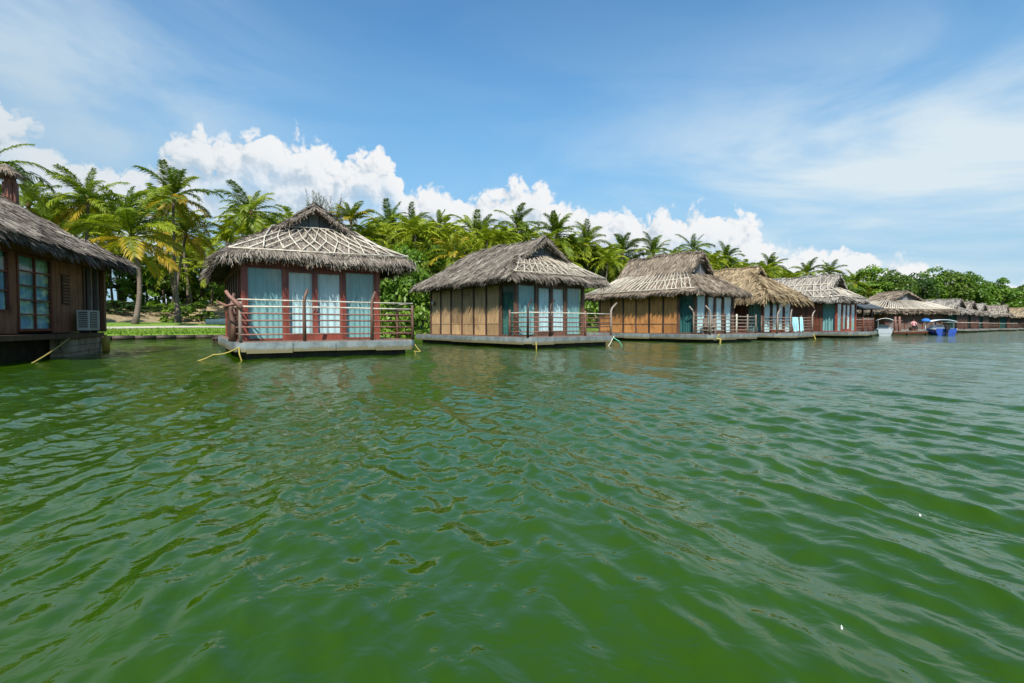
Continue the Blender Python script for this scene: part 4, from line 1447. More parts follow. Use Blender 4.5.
# ------------------------------------------------------------------ broad-leaved trees and shrubs
def crown_mesh(name, rx, rz, ncl, nleaf, size, seed, flat=0.75):
    r = np.random.default_rng(seed)
    cen = []
    while len(cen) < ncl:
        p = r.normal(0, 1, 3)
        p /= np.linalg.norm(p)
        rad_ = r.uniform(0.35, 1.0) ** 0.5
        p = p * rad_
        if p[2] < -0.8:
            continue
        lump = 1 + 0.14 * sin(3 * atan2(p[1], p[0]) + seed) + 0.10 * sin(5 * p[2] + seed)
        cen.append(p * np.array([rx, rx, rz]) * lump)
    cen = np.array(cen)
    vs, lv = [], []
    n = ncl * nleaf
    c = np.repeat(cen, nleaf, 0)
    cr = np.repeat(r.uniform(0.6, 1.25, ncl), nleaf)
    dirs = r.normal(0, 1, (n, 3))
    dirs /= np.linalg.norm(dirs, axis=1)[:, None]
    dirs[:, 2] = np.abs(dirs[:, 2]) * 0.9 - 0.25
    pos = c + dirs * (r.uniform(0.3, 1, n) ** 0.5 * cr * rx * 0.40)[:, None]
    nrm = dirs * 0.7 + np.array([0, 0, 0.5]) + r.normal(0, 0.45, (n, 3))
    nrm /= np.linalg.norm(nrm, axis=1)[:, None]
    a = np.cross(nrm, r.normal(0, 1, (n, 3)))
    a /= np.linalg.norm(a, axis=1)[:, None]
    b = np.cross(nrm, a)
    s1 = (size * r.uniform(0.6, 1.3, n))[:, None]
    s2 = s1 * r.uniform(0.45, 0.7, n)[:, None]
    q_ = np.stack([pos - a * s1, pos - b * s2 + nrm * s1 * 0.15, pos + a * s1, pos + b * s2 + nrm * s1 * 0.15], 1).reshape(-1, 3)
    lvv = np.repeat(np.repeat(r.uniform(0.15, 0.85, ncl), nleaf) * 0.6 + r.uniform(0, 0.4, n), 4)
    return np_mesh(name, q_, np.arange(n * 4), 4, {'leafv': lvv, 'tipv': np.zeros(n * 4)})


CROWN = [crown_mesh('crown', 3.2, 3.2, 60, 64, 0.25, 1), crown_mesh('crown', 3.6, 3.0, 64, 62, 0.25, 2), crown_mesh('crown', 2.9, 3.6, 58, 64, 0.24, 3), crown_mesh('crown', 3.0, 3.2, 56, 62, 0.25, 4)]
FARC = [crown_mesh('far_crown', 3.0, 2.8, 32, 15, 0.43, 21 + k) for k in range(4)]
SHRUB = [crown_mesh('crown', 1.5, 1.3, 26, 44, 0.15, 11), crown_mesh('crown', 1.7, 1.1, 26, 44, 0.16, 12), crown_mesh('crown', 1.3, 1.6, 24, 44, 0.15, 13)]
for m_ in CROWN + SHRUB:
    m_.materials.append(M['tree_green'])


def limb_mesh(H, seed):
    r = random.Random(seed)
    mb = MB()
    mb.tube([(0, 0, 0), (0.1, 0, H * 0.3), (0, 0.1, H * 0.62), (0.05, 0, H * 0.9)], [0.28, 0.22, 0.15, 0.05], 7)
    for k in range(5):
        w = k * 1.3 + r.uniform(0, 0.6)
        z = H * r.uniform(0.35, 0.62)
        l = r.uniform(1.2, 2.2)
        mb.tube([(0, 0, z), (cos(w) * l * 0.5, sin(w) * l * 0.5, z + l * 0.4), (cos(w) * l, sin(w) * l, z + l * 0.9)], [0.11, 0.08, 0.03], 5)
    return mb.mesh('trunk')


LIMB = [limb_mesh(6.5, k) for k in range(3)]
for m_ in LIMB:
    m_.materials.append(M['trunk'])


def add_tree(x, y, top_z, label, seed, mt, size=1.0, group='broad-leaved trees behind the cottages', name='broadleaf_tree', shrub=False, cat='tree'):
    r = random.Random(seed)
    gz = ground_at(x, y) - 0.1
    root = empty(name, (x, y, gz), r.uniform(0, 6))
    tag(root, label, cat, group)
    if shrub:
        me = SHRUB[seed % 3]
        hgt = (top_z - gz) / 2.6
        c = bpy.data.objects.new('foliage', me)
        c.location = (0, 0, 1.15 * hgt)
        c.scale = (size, size, hgt)
        tr = MB().tube([(0, 0, 0), (0.05, 0, 1.2 * hgt)], [0.06, 0.03], 5).build('stem', 'trunk', root)
    else:
        me = CROWN[seed % 4]
        c = bpy.data.objects.new('crown', me)
        c.scale = (size,) * 3
        c.location = (0, 0, top_z - gz - 3.5 * size)
        t = bpy.data.objects.new('trunk', LIMB[seed % 3])
        C.objects.link(t)
        t.parent = root
        zs = max(0.3, (top_z - gz - 1.5 * size) / 6.5)
        t.scale = (size, size, zs)
    C.objects.link(c)
    c.parent = root
    c.material_slots[0].link = 'OBJECT'
    c.material_slots[0].material = M[mt]
    return root


def at_px(px, py, d):
    return (px - 512) / FPX * d, d, CAM_H + (326 - py) * d / FPX


def wispy(px, py, d, label, seed, spread=1.4):
    """feathery needle-leaved tree: upright thin twigs set with drooping needles"""
    r = np.random.default_rng(seed)
    x, y, z = at_px(px, py, d)
    gz = ground_at(x, y) - 0.1
    root = empty('feathery_tree', (x, y, gz))
    tag(root, label, 'tree', 'feathery trees behind the second cottage')
    H = z - gz
    tw_ = MB().tube([(0, 0, 0), (0.1, 0, H * 0.5), (0, 0, H * 0.8)], [0.2, 0.14, 0.05], 6)
    vs, fs = [], []
    for k in range(42):
        a = r.uniform(0, 2 * pi)
        b0 = np.array([0.05 * cos(a), 0.05 * sin(a), H * r.uniform(0.45, 0.78)])
        e0 = np.array([cos(a) * spread * r.uniform(0.2, 1), sin(a) * spread * r.uniform(0.2, 1), H * r.uniform(0.72, 1.0)])
        tw_.tube([tuple(b0), tuple((b0 + e0) / 2 + np.array([0, 0, -0.2])), tuple(e0)], [0.03, 0.02, 0.008], 3, cap=False)
        for j in range(70):
            f = r.uniform(0.25, 1)
            c_ = b0 + (e0 - b0) * f
            dd_ = np.array([r.normal(0, 0.5), r.normal(0, 0.5), r.uniform(-0.1, 1.0)])
            dd_ = dd_ / np.linalg.norm(dd_) * r.uniform(0.25, 0.55)
            w_ = np.array([0.012, 0.008, 0.0])
            n0 = len(vs)
            vs += [c_ - w_, c_ + w_, c_ + dd_ + w_ * 0.4, c_ + dd_ - w_ * 0.4]
            fs += [n0, n0 + 1, n0 + 2, n0 + 3]
    tw_.build('trunk', 'trunk', root, True)
    obj('crown', np_mesh('crown', np.array(vs), np.array(fs), 4, {'leafv': np.repeat(r.uniform(0.2, 0.8, len(vs) // 4), 4), 'tipv': np.zeros(len(vs))}), 'tree_dark', root)


wispy(318, 190, 62, 'thin feathery tree tip right behind the ridge of the second cottage', 1)
wispy(336, 196, 64, 'second feathery tree tip, right of the ridge of the second cottage', 2)
trees = [(372, 240, 66, 'dark leafy tree right behind the second cottage roof slope', 'tree_dark', 0.9),
         (400, 244, 58, 'bright green leafy tree filling the gap right of the second cottage', 'tree_bright', 0.8), (436, 250, 64, 'bright leafy tree behind the far end of the third cottage', 'tree_bright', 0.85),
         (505, 240, 84, 'leafy tree between the two palms above the third cottage', 'tree_green', 1.0), (578, 238, 84, 'rounded tree right of the third cottage gable', 'tree_green', 1.0),
         (603, 250, 86, 'bright tree above the left end of the fourth roof', 'tree_bright', 0.9), (676, 256, 100, 'tree left of the fourth cottage gable peak', 'tree_green', 1.0),
         (712, 262, 100, 'tree between the fourth and fifth roofs', 'tree_bright', 1.0), (745, 268, 106, 'tree above the golden thatch, left of the palm', 'tree_green', 1.05), (788, 270, 118, 'rounded tree over the middle of the sixth roof', 'tree_bright', 1.15),
         (842, 280, 126, 'tree over the end of the sixth roof', 'tree_green', 1.1), (868, 268, 140, 'tall rounded tree highest of the right hand wood', 'tree_bright', 1.5), (892, 271, 146, 'rounded tree right of the highest crown', 'tree_green', 1.4),
         (910, 272, 150, 'dark tree above the left slope of the broad hall', 'tree_dark', 1.4), (930, 272, 156, 'bright tree above the peak of the broad hall', 'tree_bright', 1.4), (950, 271, 165, 'tree right of the hall peak, dense crown', 'tree_green', 1.5),
         (968, 273, 172, 'tree above the far cottages, left of the dip', 'tree_bright', 1.5), (985, 281, 180, 'lower tree at the dip above the far cottages', 'tree_green', 1.4), (1002, 283, 190, 'tree above the last far cottage', 'tree_bright', 1.5), (1020, 285, 198, 'tree at the right edge of the photo', 'tree_green', 1.5)]
for i, (px, py, d, lb, mt, sz) in enumerate(trees):
    if px > 820:
        d = shore_d(px) + 7 + (i % 3) * 3
    x, y, z = at_px(px, py, d)
    add_tree(x, y, z, lb, 200 + i, mt, sz)

shrubs = [(118, 300, 56, 'shrub at the left edge cottage deck end, behind the lawn', 'tree_dark', 1.2), (150, 305, 60, 'dark shrub behind the near palm trunk', 'tree_dark', 1.3), (172, 303, 58, 'shrub between the two lawn trunks', 'shrub_leaf', 1.1), (200, 300, 60, 'bright shrub left of the second cottage wall', 'shrub_leaf', 1.2),
          (385, 268, 52, 'bright shrub beside the right wall of the second cottage', 'shrub_leaf', 1.7), (402, 262, 54, 'tall shrub in the middle of the gap past the second cottage', 'shrub_leaf', 1.8), (422, 266, 56, 'shrub touching the left eave of the third cottage', 'shrub_leaf', 1.7), (398, 306, 49, 'low light green shrub on the bank between second and third cottage', 'shrub_leaf', 1.3),
          (418, 308, 50, 'low shrub at the bank by the far deck end of the third cottage', 'shrub_leaf', 1.2), (588, 284, 72, 'shrub in the slit between third and fourth cottage', 'shrub_leaf', 1.8), (868, 300, 118, 'shrub behind the dark pavilion roof', 'tree_bright', 2.2), (1014, 303, 147, 'pale shrub behind the yellowish hut', 'shrub_leaf', 2.6)]
for i, (px, py, d, lb, mt, sz) in enumerate(shrubs):
    x, y, z = at_px(px, py, d)
    add_tree(x, y, z, lb, 300 + i, mt, sz, 'shrubs on the bank', 'shrub', True, 'shrub')

# the wood behind: one mass of palms and leafy crowns
def crowd(name, metas, label, mt):
    vs, fs, lv, off = [], [], [], 0
    for me, mtx in metas:
        n = len(me.vertices)
        co = np.empty(n * 3, np.float32)
        me.vertices.foreach_get('co', co)
        co = co.reshape(-1, 3) @ np.array(mtx.to_3x3()).T.astype(np.float32) + np.array(mtx.translation, np.float32)
        vs.append(co)
        a = np.empty(n, np.float32)
        me.attributes['leafv'].data.foreach_get('value', a)
        lv.append(np.clip(a + (hash_(off) - 0.5) * 0.5, 0, 1))
        nl_ = len(me.loops)
        li = np.empty(nl_, np.int32)
        me.loops.foreach_get('vertex_index', li)
        st = np.empty(len(me.polygons), np.int32)
        me.polygons.foreach_get('loop_start', st)
        tot = np.empty(len(me.polygons), np.int32)
        me.polygons.foreach_get('loop_total', tot)
        q4 = st[tot == 4]
        fs.append((li[(q4[:, None] + np.arange(4)).ravel()] + off))
        off += n
    me = np_mesh(name, np.concatenate(vs), np.concatenate(fs), 4, {'leafv': np.concatenate(lv), 'tipv': np.zeros(off)})
    o = obj(name, me, mt)
    tag(o, label, 'wood', kind='stuff')
    return o


def hash_(x):
    return (math.sin(x * 12.9898 + 4.1) * 43758.5453) % 1.0


# cheap palm crowns for the mass: quads only
def far_palm_mesh(seed):
    r = np.random.default_rng(seed)
    vs, fs, lv = [], [], []
    for k in range(20):
        w = k * 2.4 + r.uniform(-.3, .3)
        th = 1.35 - 1.7 * k / 20 + r.uniform(-.15, .15)
        p = np.zeros(3)
        for j in range(6):
            st = 3.8 / 6
            d = np.array([cos(th) * cos(w), cos(th) * sin(w), sin(th)])
            p2 = p + d * st
            sdv = np.array([-sin(w), cos(w), 0])
            for sg in (-1, 1):
                for m in range(3):
                    f = m / 3 + r.uniform(0, .3)
                    a = p + (p2 - p) * f
                    ll = 0.9 * (1 - 0.1 * j) if j else 0.5
                    e = a + sdv * sg * ll * 0.8 + d * ll * 0.6 + np.array([0, 0, -ll * r.uniform(0.1, 0.5)])
                    ww = d * 0.08 + np.array([0, 0, 0.04])
                    b = len(vs)
                    vs += [a - ww, a + ww, e + ww * .4, e - ww * .4]
                    fs += [b, b + 1, b + 2, b + 3]
                    lv += [r.uniform(.2, .8)] * 4
            p = p2
            th -= 0.22 + 0.04 * j
    return np_mesh('far_palm', np.array(vs), np.array(fs), 4, {'leafv': lv, 'tipv': np.zeros(len(vs))})


FP = [far_palm_mesh(k) for k in range(4)]
rr = random.Random(5)
pal, lea, brt, trk = [], [], [], MB()
for k in range(860):
    low_ = k >= 640
    t = rr.uniform(-70, 270) if k > 250 else rr.uniform(-60, 70)
    w = (rr.uniform(24, 60) if t < 12 else rr.uniform(9, 55)) if t < 90 else rr.uniform(4, 60)
    if low_:
        t, w = rr.uniform(60, 260), rr.uniform(1.5, 16)
    w = w + float(shore_wob(t))
    p = S0 + t * SD + w * SN
    gz = float(ground_h(t, w))
    if p[1] < 8:
        continue
    sz = rr.uniform(0.8, 1.1)
    mx_ = Matrix.Translation((p[0], p[1], 0)) @ Matrix.Rotation(rr.uniform(0, 6), 4, 'Z') @ Matrix.Rotation(rr.uniform(-.15, .15), 4, 'X')
    limit = CAM_H + np.interp(512 + FPX * p[0] / p[1], [0, 100, 200, 300, 400, 500, 600, 700, 800, 900, 1024], [105, 120, 112, 106, 99, 92, 79, 66, 54, 50, 43]) * p[1] / FPX
    if not low_ and rr.random() < (0.56 if t < 90 else 0.3):
        hgt = min(rr.uniform(5.0, 12.5) + gz, limit - rr.uniform(0.8, 2.5))
        m2 = mx_.copy()
        m2.translation.z = hgt
        pal.append((FP[k % 4], m2 @ Matrix.Scale(sz, 4)))
        trk.tube([(p[0], p[1], gz - 0.2), (p[0] + rr.uniform(-.5, .5), p[1], (gz + hgt) / 2), (p[0], p[1], hgt)], [0.17, 0.13, 0.11], 5, cap=False)
    else:
        big = (1.0 if t < 90 else 1.4) * sz
        hgt = min((rr.uniform(3.5, 7.5 if t < 90 else 10) if not low_ else rr.uniform(3.0, 8.5)) + gz, limit)
        m2 = mx_.copy()
        m2.translation.z = hgt - 2.6 * big
        (lea if rr.random() < 0.55 else brt).append((FARC[k % 4], m2 @ Matrix.Scale(big, 4)))
# the closer crowns that close the ranks between the named palms
for k in range(98):
    px = rr.uniform(360, 800) if k < 85 else rr.uniform(-10, 300)
    d = shore_d(px) + (rr.uniform(8, 34) if k < 85 else rr.uniform(24, 44))
    top_ = np.interp(px, [0, 90, 180, 260, 380, 440, 520, 560, 620, 700, 770, 830], [205, 200, 200, 214, 226, 230, 232, 238, 254, 254, 268, 276])
    cy = top_ + abs(rr.gauss(0, 1)) * 11 + 5
    x, y, z = at_px(px, cy, d)
    gz = ground_at(x, y)
    sz = rr.uniform(0.85, 1.15)
    m2 = Matrix.Translation((x, y, z)) @ Matrix.Rotation(rr.uniform(0, 6), 4, 'Z') @ Matrix.Rotation(rr.uniform(-.3, .3), 4, 'X')
    pal.append((FP[k % 4], m2 @ Matrix.Scale(sz, 4)))
    trk.tube([(x + rr.uniform(-1, 1), y, gz - 0.2), (x + rr.uniform(-.5, .5), y, (gz + z) / 2), (x, y, z)], [0.17, 0.13, 0.11], 5, cap=False)
crowd('palm_grove', pal, 'mass of further coconut palms rising behind the front row of palms', 'palm_fresh')
crowd('leafy_wood', lea, 'dark green leafy growth filling the ground between the palms', 'tree_green')
crowd('bright_wood', brt, 'light green leafy growth scattered through the wood behind the cottages', 'tree_bright')
tag(trk.build('grove_trunks', 'trunk', None, True), 'thin trunks of the further palms in the grove', 'trunks', kind='stuff')

# grass blades along the bank
r = np.random.default_rng(3)
n = 20000
t = r.uniform(-45, 45, n)
w = np.abs(r.normal(0, 3.2, n)) + 0.15
ww = w + shore_wob(t)
keep = ~((w > 6.8) & (w < 9.4))
t, w, ww = t[keep], w[keep], ww[keep]
n = len(t)
pb = S0 + t[:, None] * SD + ww[:, None] * SN
z = ground_h(t, ww)
hgt = r.uniform(0.06, 0.20, n)
wd = r.uniform(0.03, 0.07, n)
a = r.uniform(0, 2 * pi, n)
dx, dy = np.cos(a) * wd, np.sin(a) * wd
lx, ly = r.normal(0, 0.08, n), r.normal(0, 0.08, n)
q_ = np.stack([np.stack([pb[:, 0] - dx, pb[:, 1] - dy, z - 0.03], -1), np.stack([pb[:, 0] + dx, pb[:, 1] + dy, z - 0.03], -1),
               np.stack([pb[:, 0] + dx * .3 + lx, pb[:, 1] + dy * .3 + ly, z + hgt], -1), np.stack([pb[:, 0] - dx * .3 + lx, pb[:, 1] - dy * .3 + ly, z + hgt], -1)], 1).reshape(-1, 3)
tag(obj('grass', np_mesh('grass', q_, np.arange(n * 4), 4, {'leafv': np.repeat(r.uniform(0.2, 0.8, n), 4), 'tipv': np.zeros(n * 4)}), 'grass_leaf'), 'short bright grass on the bank between the cottages', 'grass', kind='stuff')

# ------------------------------------------------------------------ smaller things
def loc(P, a, u, v, z=0.0):
    c, s = cos(radians(a)), sin(radians(a))
    return Vector((P[0] + u * c - v * s, P[1] + u * s + v * c, z))


H1, H2, H3, H4, H5, H6 = ((-17.8, 10.1), 18), ((-8.1, 14.7), 33), ((0.68, 21.5), 38), ((11.5, 28.87), 38), ((18.0, 33.8), 37), ((27.5, 40.5), 38)

# air conditioner on the deck of the left edge cottage
ac = empty('air_conditioner', loc(*H1, 4.80, 6.1, 0.752), radians(18))
tag(ac, 'cream outdoor air conditioner unit on the deck corner of the left edge cottage', 'air conditioner')
MB().box(0, 0.36, 0, 0.76, 0.10, 0.80).build('casing', 'cream_casing', ac)
for y in (0.1, 0.6):
    MB().box(0.02, 0.34, y, y + 0.06, 0.0, 0.098).build('foot', 'black_plastic', ac)
gr = MB().box(0.36, 0.375, 0.06, 0.56, 0.18, 0.75).build('grille', 'fan_dark', ac)
for k in range(9):
    MB().box(0.376, 0.386, 0.06, 0.56, 0.2 + k * 0.06, 0.22 + k * 0.06).build('slat', 'cream_casing', gr)
gr = MB().box(0.05, 0.31, -0.012, -0.001, 0.18, 0.75).build('grille', 'fan_dark', ac)
for k in range(8):
    MB().box(0.05, 0.31, -0.024, -0.013, 0.2 + k * 0.067, 0.222 + k * 0.067).build('slat', 'cream_casing', gr)

# ridge-end gable of the left edge cottage
mb = MB()
mb.box(2.28, 2.5, 7.32, 7.60, 5.0, 6.3)
mb.box(2.2, 2.28, 7.36, 7.56, 5.0, 6.1)
mb.box(2.5, 2.58, 7.36, 7.56, 5.0, 6.1)
mb.build('ridge_gable', 'red_plank', cot1)
r = np.random.default_rng(77)
n = 900
a = r.uniform(0, 2 * pi, n)
rd = r.uniform(0.0, 0.42, n)
base = np.stack([2.34 + np.cos(a) * rd, 7.30 + np.sin(a) * rd * 1.3, 6.72 - rd * 0.8], -1)
D = np.stack([np.cos(a), np.sin(a), -r.uniform(0.5, 1.2, n)], -1)
D /= np.linalg.norm(D, axis=1)[:, None]
S = np.stack([-np.sin(a), np.cos(a), np.zeros(n)], -1) * 0.014
L = r.uniform(0.15, 0.4, n)[:, None]
q_ = np.stack([base - S, base + S, base + D * L + S * .4, base + D * L - S * .4], 1).reshape(-1, 3)
tag(obj('ridge_cap', np_mesh('ridge_cap', q_, np.arange(n * 4), 4, {'straw': np.repeat(r.uniform(0.2, 0.9, n), 4)}), 'thatch_tan', cot1), kind='stuff')


# ropes
def rope(label, pts, mt, rad_=0.016, sagz=0.06):
    out = []
    for i in range(len(pts) - 1):
        a, b = Vector(pts[i]), Vector(pts[i + 1])
        for k in range(6):
            f = k / 6
            out.append(a.lerp(b, f) - Vector((0, 0, sagz * 4 * f * (1 - f))))
    out.append(Vector(pts[-1]))
    return tag(MB().tube(out, rad_, 5).build('mooring_rope', mt, None, True), label, 'rope', 'mooring ropes')


def wat(px, py):
    d = FPX * CAM_H / (py - 326)
    return Vector(((px - 512) / FPX * d, d, -0.03))


p = loc(*H1, 5.32, 4.4, 0.62)
rope('yellow rope slanting from the left edge cottage into the water', [p, loc(*H1, 5.75, 1.25, -0.06)], 'rope_yellow', 0.022, 0.05)
p = loc(*H2, 0.05, 0.15, 0.36)
rope('yellow rope running left from the front corner of the second cottage', [p, p + Vector((-0.6, -0.25, -0.2)), p + Vector((-1.35, -0.35, -0.42))], 'rope_yellow', 0.02)
rope('yellow rope end hanging straight down at the second cottage front corner', [p + Vector((0.02, 0, 0)), p + Vector((0.1, -0.12, -0.2)), p + Vector((0.16, -0.1, -0.42))], 'rope_yellow', 0.02, 0.0)
p = loc(*H2, 5.55, 0.0, 0.35)
rope('tangle of yellow rope at the right front corner of the second cottage', [p, p + Vector((0.22, -0.1, -0.25)), p + Vector((0.0, -0.14, -0.22)), p + Vector((0.12, -0.1, -0.42))], 'rope_yellow', 0.016, 0.02)
p = loc(*H3, 5.5, -0.02, 0.45)
rope('green rope dropping from the right deck corner of the third cottage', [p, p + Vector((0.3, 0.0, -0.2)), p + Vector((0.5, 0.1, -0.48))], 'rope_green', 0.028, 0.02)
rope('pale rope beside the green one at the third cottage deck corner', [p + Vector((0.05, 0, 0.05)), p + Vector((-0.15, -0.1, -0.3)), p + Vector((-0.3, -0.12, -0.5))], 'rope_pale', 0.024, 0.0)
p = loc(*H3, 0.45, -0.02, 0.32)
rope('short yellow rope hanging under the near deck corner of the third cottage', [p, p + Vector((0.02, -0.03, -0.36))], 'rope_yellow', 0.026, 0.0)
p = loc(*H4, 0.8, -0.03, 0.5)
rope('yellow rope bundle hanging by the dark rail post of the fourth cottage', [p, p + Vector((-0.25, -0.1, -0.2)), p + Vector((0.05, -0.12, -0.25)), p + Vector((0.0, -0.14, -0.55))], 'rope_yellow', 0.045, 0.03)
p = loc(*H5, 5.4, -0.03, 0.4)
rope('yellow rope at the right deck corner of the golden roofed cottage', [p, p + Vector((0.1, -0.1, -0.42))], 'rope_yellow', 0.04, 0.0)

# driftwood branches tied to the left corner rail of the second cottage
b0 = loc(*H2, 0.12, 0.12, 1.62)
mb = MB()
mb.tube([b0 + Vector((0.06, -0.05, -0.1)), b0 + Vector((-0.12, -0.05, 0.12)), b0 + Vector((-0.3, -0.03, 0.26)), b0 + Vector((-0.42, 0, 0.42))], [0.075, 0.07, 0.055, 0.05], 7)
mb.tube([b0 + Vector((-0.1, 0, 0.05)), b0 + Vector((-0.45, 0.08, -0.02)), b0 + Vector((-0.75, 0.1, 0.12))], [0.05, 0.04, 0.03], 6)
tag(mb.build('driftwood_branch', 'rail_wood', None, True), 'reddish driftwood branch fixed over the left rail corner of the second cottage', 'branch')
for k, (du, dv, lb) in enumerate(((-0.05, 1.1, 'dark gnarled trunk piece standing at the left side of the second cottage'), (0.05, 1.9, 'second dark trunk piece behind it, at the second cottage left side'))):
    b0 = loc(*H2, du, dv, 0.52)
    tag(MB().tube([b0, b0 + Vector((0.08, 0, 0.5)), b0 + Vector((-0.06, 0.05, 0.95)), b0 + Vector((0.1, 0.0, 1.5))], [0.11, 0.09, 0.08, 0.05], 7).build('driftwood', 'brown_post', None, True), lb, 'driftwood')


# chairs on the fourth deck
def chair(u, v, rz, label):
    c = empty('deck_chair', loc(*H4, u, v, 0.532), radians(38 + rz))
    tag(c, label, 'chair', 'chairs on the fourth deck')
    for x in (-0.26, 0.26):
        for y in (-0.25, 0.25):
            MB().box(x - 0.03, x + 0.03, y - 0.03, y + 0.03, 0, 0.60 if y < 0 else 0.95).build('leg', 'weathered_wood', c)
        MB().box(x - 0.04, x + 0.04, -0.3, 0.22, 0.602, 0.64).build('armrest', 'weathered_wood', c)
    MB().box(-0.25, 0.25, -0.26, 0.24, 0.38, 0.43).build('seat', 'brown_post', c)
    for k in range(5):
        MB().box(-0.2 + k * 0.09, -0.15 + k * 0.09, 0.24, 0.27, 0.432, 0.93).build('back_slat', 'weathered_wood', c)
    return c


chair(0.9, 0.65, 10, 'wooden armchair at the near rail corner of the fourth deck')
chair(1.75, 0.72, -15, 'wooden armchair in front of the glass doors on the fourth deck')

# cloths over the fifth rail
for k, (u0_, u1_, lb) in enumerate(((2.15, 3.0, 'wide pale teal cloth hung over the fifth cottage rail'), (3.3, 3.75, 'narrow teal cloth on the fifth cottage rail, right of the wide one'))):
    vs, fs = [], []
    n = 14
    for i in range(n + 1):
        u = u0_ + (u1_ - u0_) * i / n
        for j, (dy, z) in enumerate(((0.02, 1.05), (-0.03, 1.63), (-0.07, 1.6), (-0.10 - 0.03 * sin(u * 17), 1.1), (-0.12 - 0.05 * sin(u * 15 + 1), 0.62 + 0.04 * sin(u * 9)))):
            p = loc(*H5, u, 0.12 + dy, z)
            vs.append(tuple(p))
    for i in range(n):
        for j in range(4):
            fs.append((i * 5 + j, i * 5 + 5 + j, i * 5 + 6 + j, i * 5 + 1 + j))
    tag(MB().add(vs, fs).build('hanging_cloth', 'towel_teal', None, True), lb, 'cloth', 'cloths drying on the fifth rail')

# float at the back corner of the first pontoon
c = loc(*H1, 4.66, 8.6, 0.30)
tag(MB().tube([c + Vector((0, 0, -0.32)), c + Vector((0, 0, -0.28)), c + Vector((0, 0, 0.2)), c + Vector((0, 0, 0.26)), c + Vector((0, 0, 0.36))], [0.08, 0.13, 0.13, 0.07, 0.03], 10).build('fender', 'float_yellow', None, True),
    'yellow fender hanging at the back corner of the left edge pontoon', 'fender')


# boats
def hull(mb, L, B, Hh, n=9, stern=0.85, z0=-0.25):
    """lofted open hull along +y, stern at y=0"""
    rows = []
    for k in range(n):
        f = k / (n - 1)
        w = B / 2 * (stern + (1 - stern) * min(1, f * 3)) * (1 - max(0, (f - 0.45) / 0.55) ** 2.2)
        w = max(w, 0.03)
        sh = Hh + 0.28 * f ** 2
        kz = z0 + 0.35 * max(0, f - 0.6) ** 2 / 0.16 * 0.6
        y = f * L
        ring = [(-w, y, sh), (-w * 0.96, y, sh * 0.5), (-w * 0.75, y, 0.02 + kz * 0.3), (0, y, kz), (w * 0.75, y, 0.02 + kz * 0.3), (w * 0.96, y, sh * 0.5), (w, y, sh)]
        inner = [(w * 0.88, y, sh), (w * 0.8, y, 0.22), (0, y, 0.2), (-w * 0.8, y, 0.22), (-w * 0.88, y, sh)]
        rows.append(ring + inner)
    m = len(rows[0])
    vs = [p for r_ in rows for p in r_]
    fs = []
    for k in range(n - 1):
        for j in range(m):
            fs.append((k * m + j, k * m + (j + 1) % m, (k + 1) * m + (j + 1) % m, (k + 1) * m + j))
    fs.append(tuple(range(m - 1, -1, -1)))
    fs.append(tuple((n - 1) * m + j for j in range(m)))
    return mb.add(vs, fs)


def boat(x, y, rz, L, B, hull_mt, trim_mt, can_mt, label, can=(0.15, 0.75), ch=1.75, motor=True):
    b = empty('motor_boat', (x, y, 0), radians(rz))
    tag(b, label, 'boat', 'boats moored by the broad hall')
    hull(MB(), L, B, 0.62).build('hull', hull_mt, b, False)
    mb = MB()
    for sg in (-1, 1):
        mb.tube([(sg * B / 2 * 0.9, 0.02, 0.66), (sg * B / 2 * 0.98, L * 0.3, 0.68), (sg * B / 2 * 0.8, L * 0.65, 0.76)], 0.045, 6)
    mb.build('gunwale', trim_mt, b, True)
    MB().box(-B * 0.4, B * 0.4, -0.03, 0.12, 0.22, 0.72).build('transom', hull_mt, b)
    y0, y1 = L * can[0], L * can[1]
    for sx_ in (-1, 1):
        for yy in (y0 + 0.1, y1 - 0.1):
            MB().tube([(sx_ * B * 0.42, yy, 0.5), (sx_ * B * 0.40, yy, ch)], 0.025, 5).build('canopy_pole', 'grey_metal', b)
    vs, fs = [], []
    for i in range(9):
        a = -1 + 2 * i / 8
        z = ch + 0.22 * (1 - a * a)
        for yy in (y0 - 0.1, y1 + 0.1):
            vs += [(a * B * 0.52, yy, z), (a * B * 0.52, yy, z - 0.05)]
    for i in range(8):
        o_ = i * 4
        fs += [(o_, o_ + 2, o_ + 6, o_ + 4), (o_ + 1, o_ + 5, o_ + 7, o_ + 3), (o_, o_ + 4, o_ + 5, o_ + 1), (o_ + 2, o_ + 3, o_ + 7, o_ + 6)]
    fs += [(0, 1, 3, 2), (32, 34, 35, 33)]
    MB().add(vs, fs).build('canopy', can_mt, b, True)
    for yy in (L * 0.3, L * 0.52):
        s_ = MB().box(-B * 0.36, B * 0.36, yy - 0.18, yy + 0.18, 0.22, 0.52).build('seat', trim_mt, b)
        MB().box(-B * 0.36, B * 0.36, yy + 0.19, yy + 0.25, 0.4, 0.85).build('backrest', trim_mt, s_)
    MB().box(-B * 0.3, B * 0.3, L * 0.64, L * 0.68, 0.3, 1.15).build('console', trim_mt, b)
    if motor:
        mt_ = MB().box(-0.09, 0.09, -0.28, -0.06, -0.3, 0.55).build('outboard_motor', 'black_plastic', b)
        MB().prism([(-0.17, -0.5), (0.17, -0.5), (0.2, -0.2), (0.14, 0.0), (-0.14, 0.0), (-0.2, -0.2)], 0.552, 0.98).build('cowling', 'black_plastic', mt_)
    return b


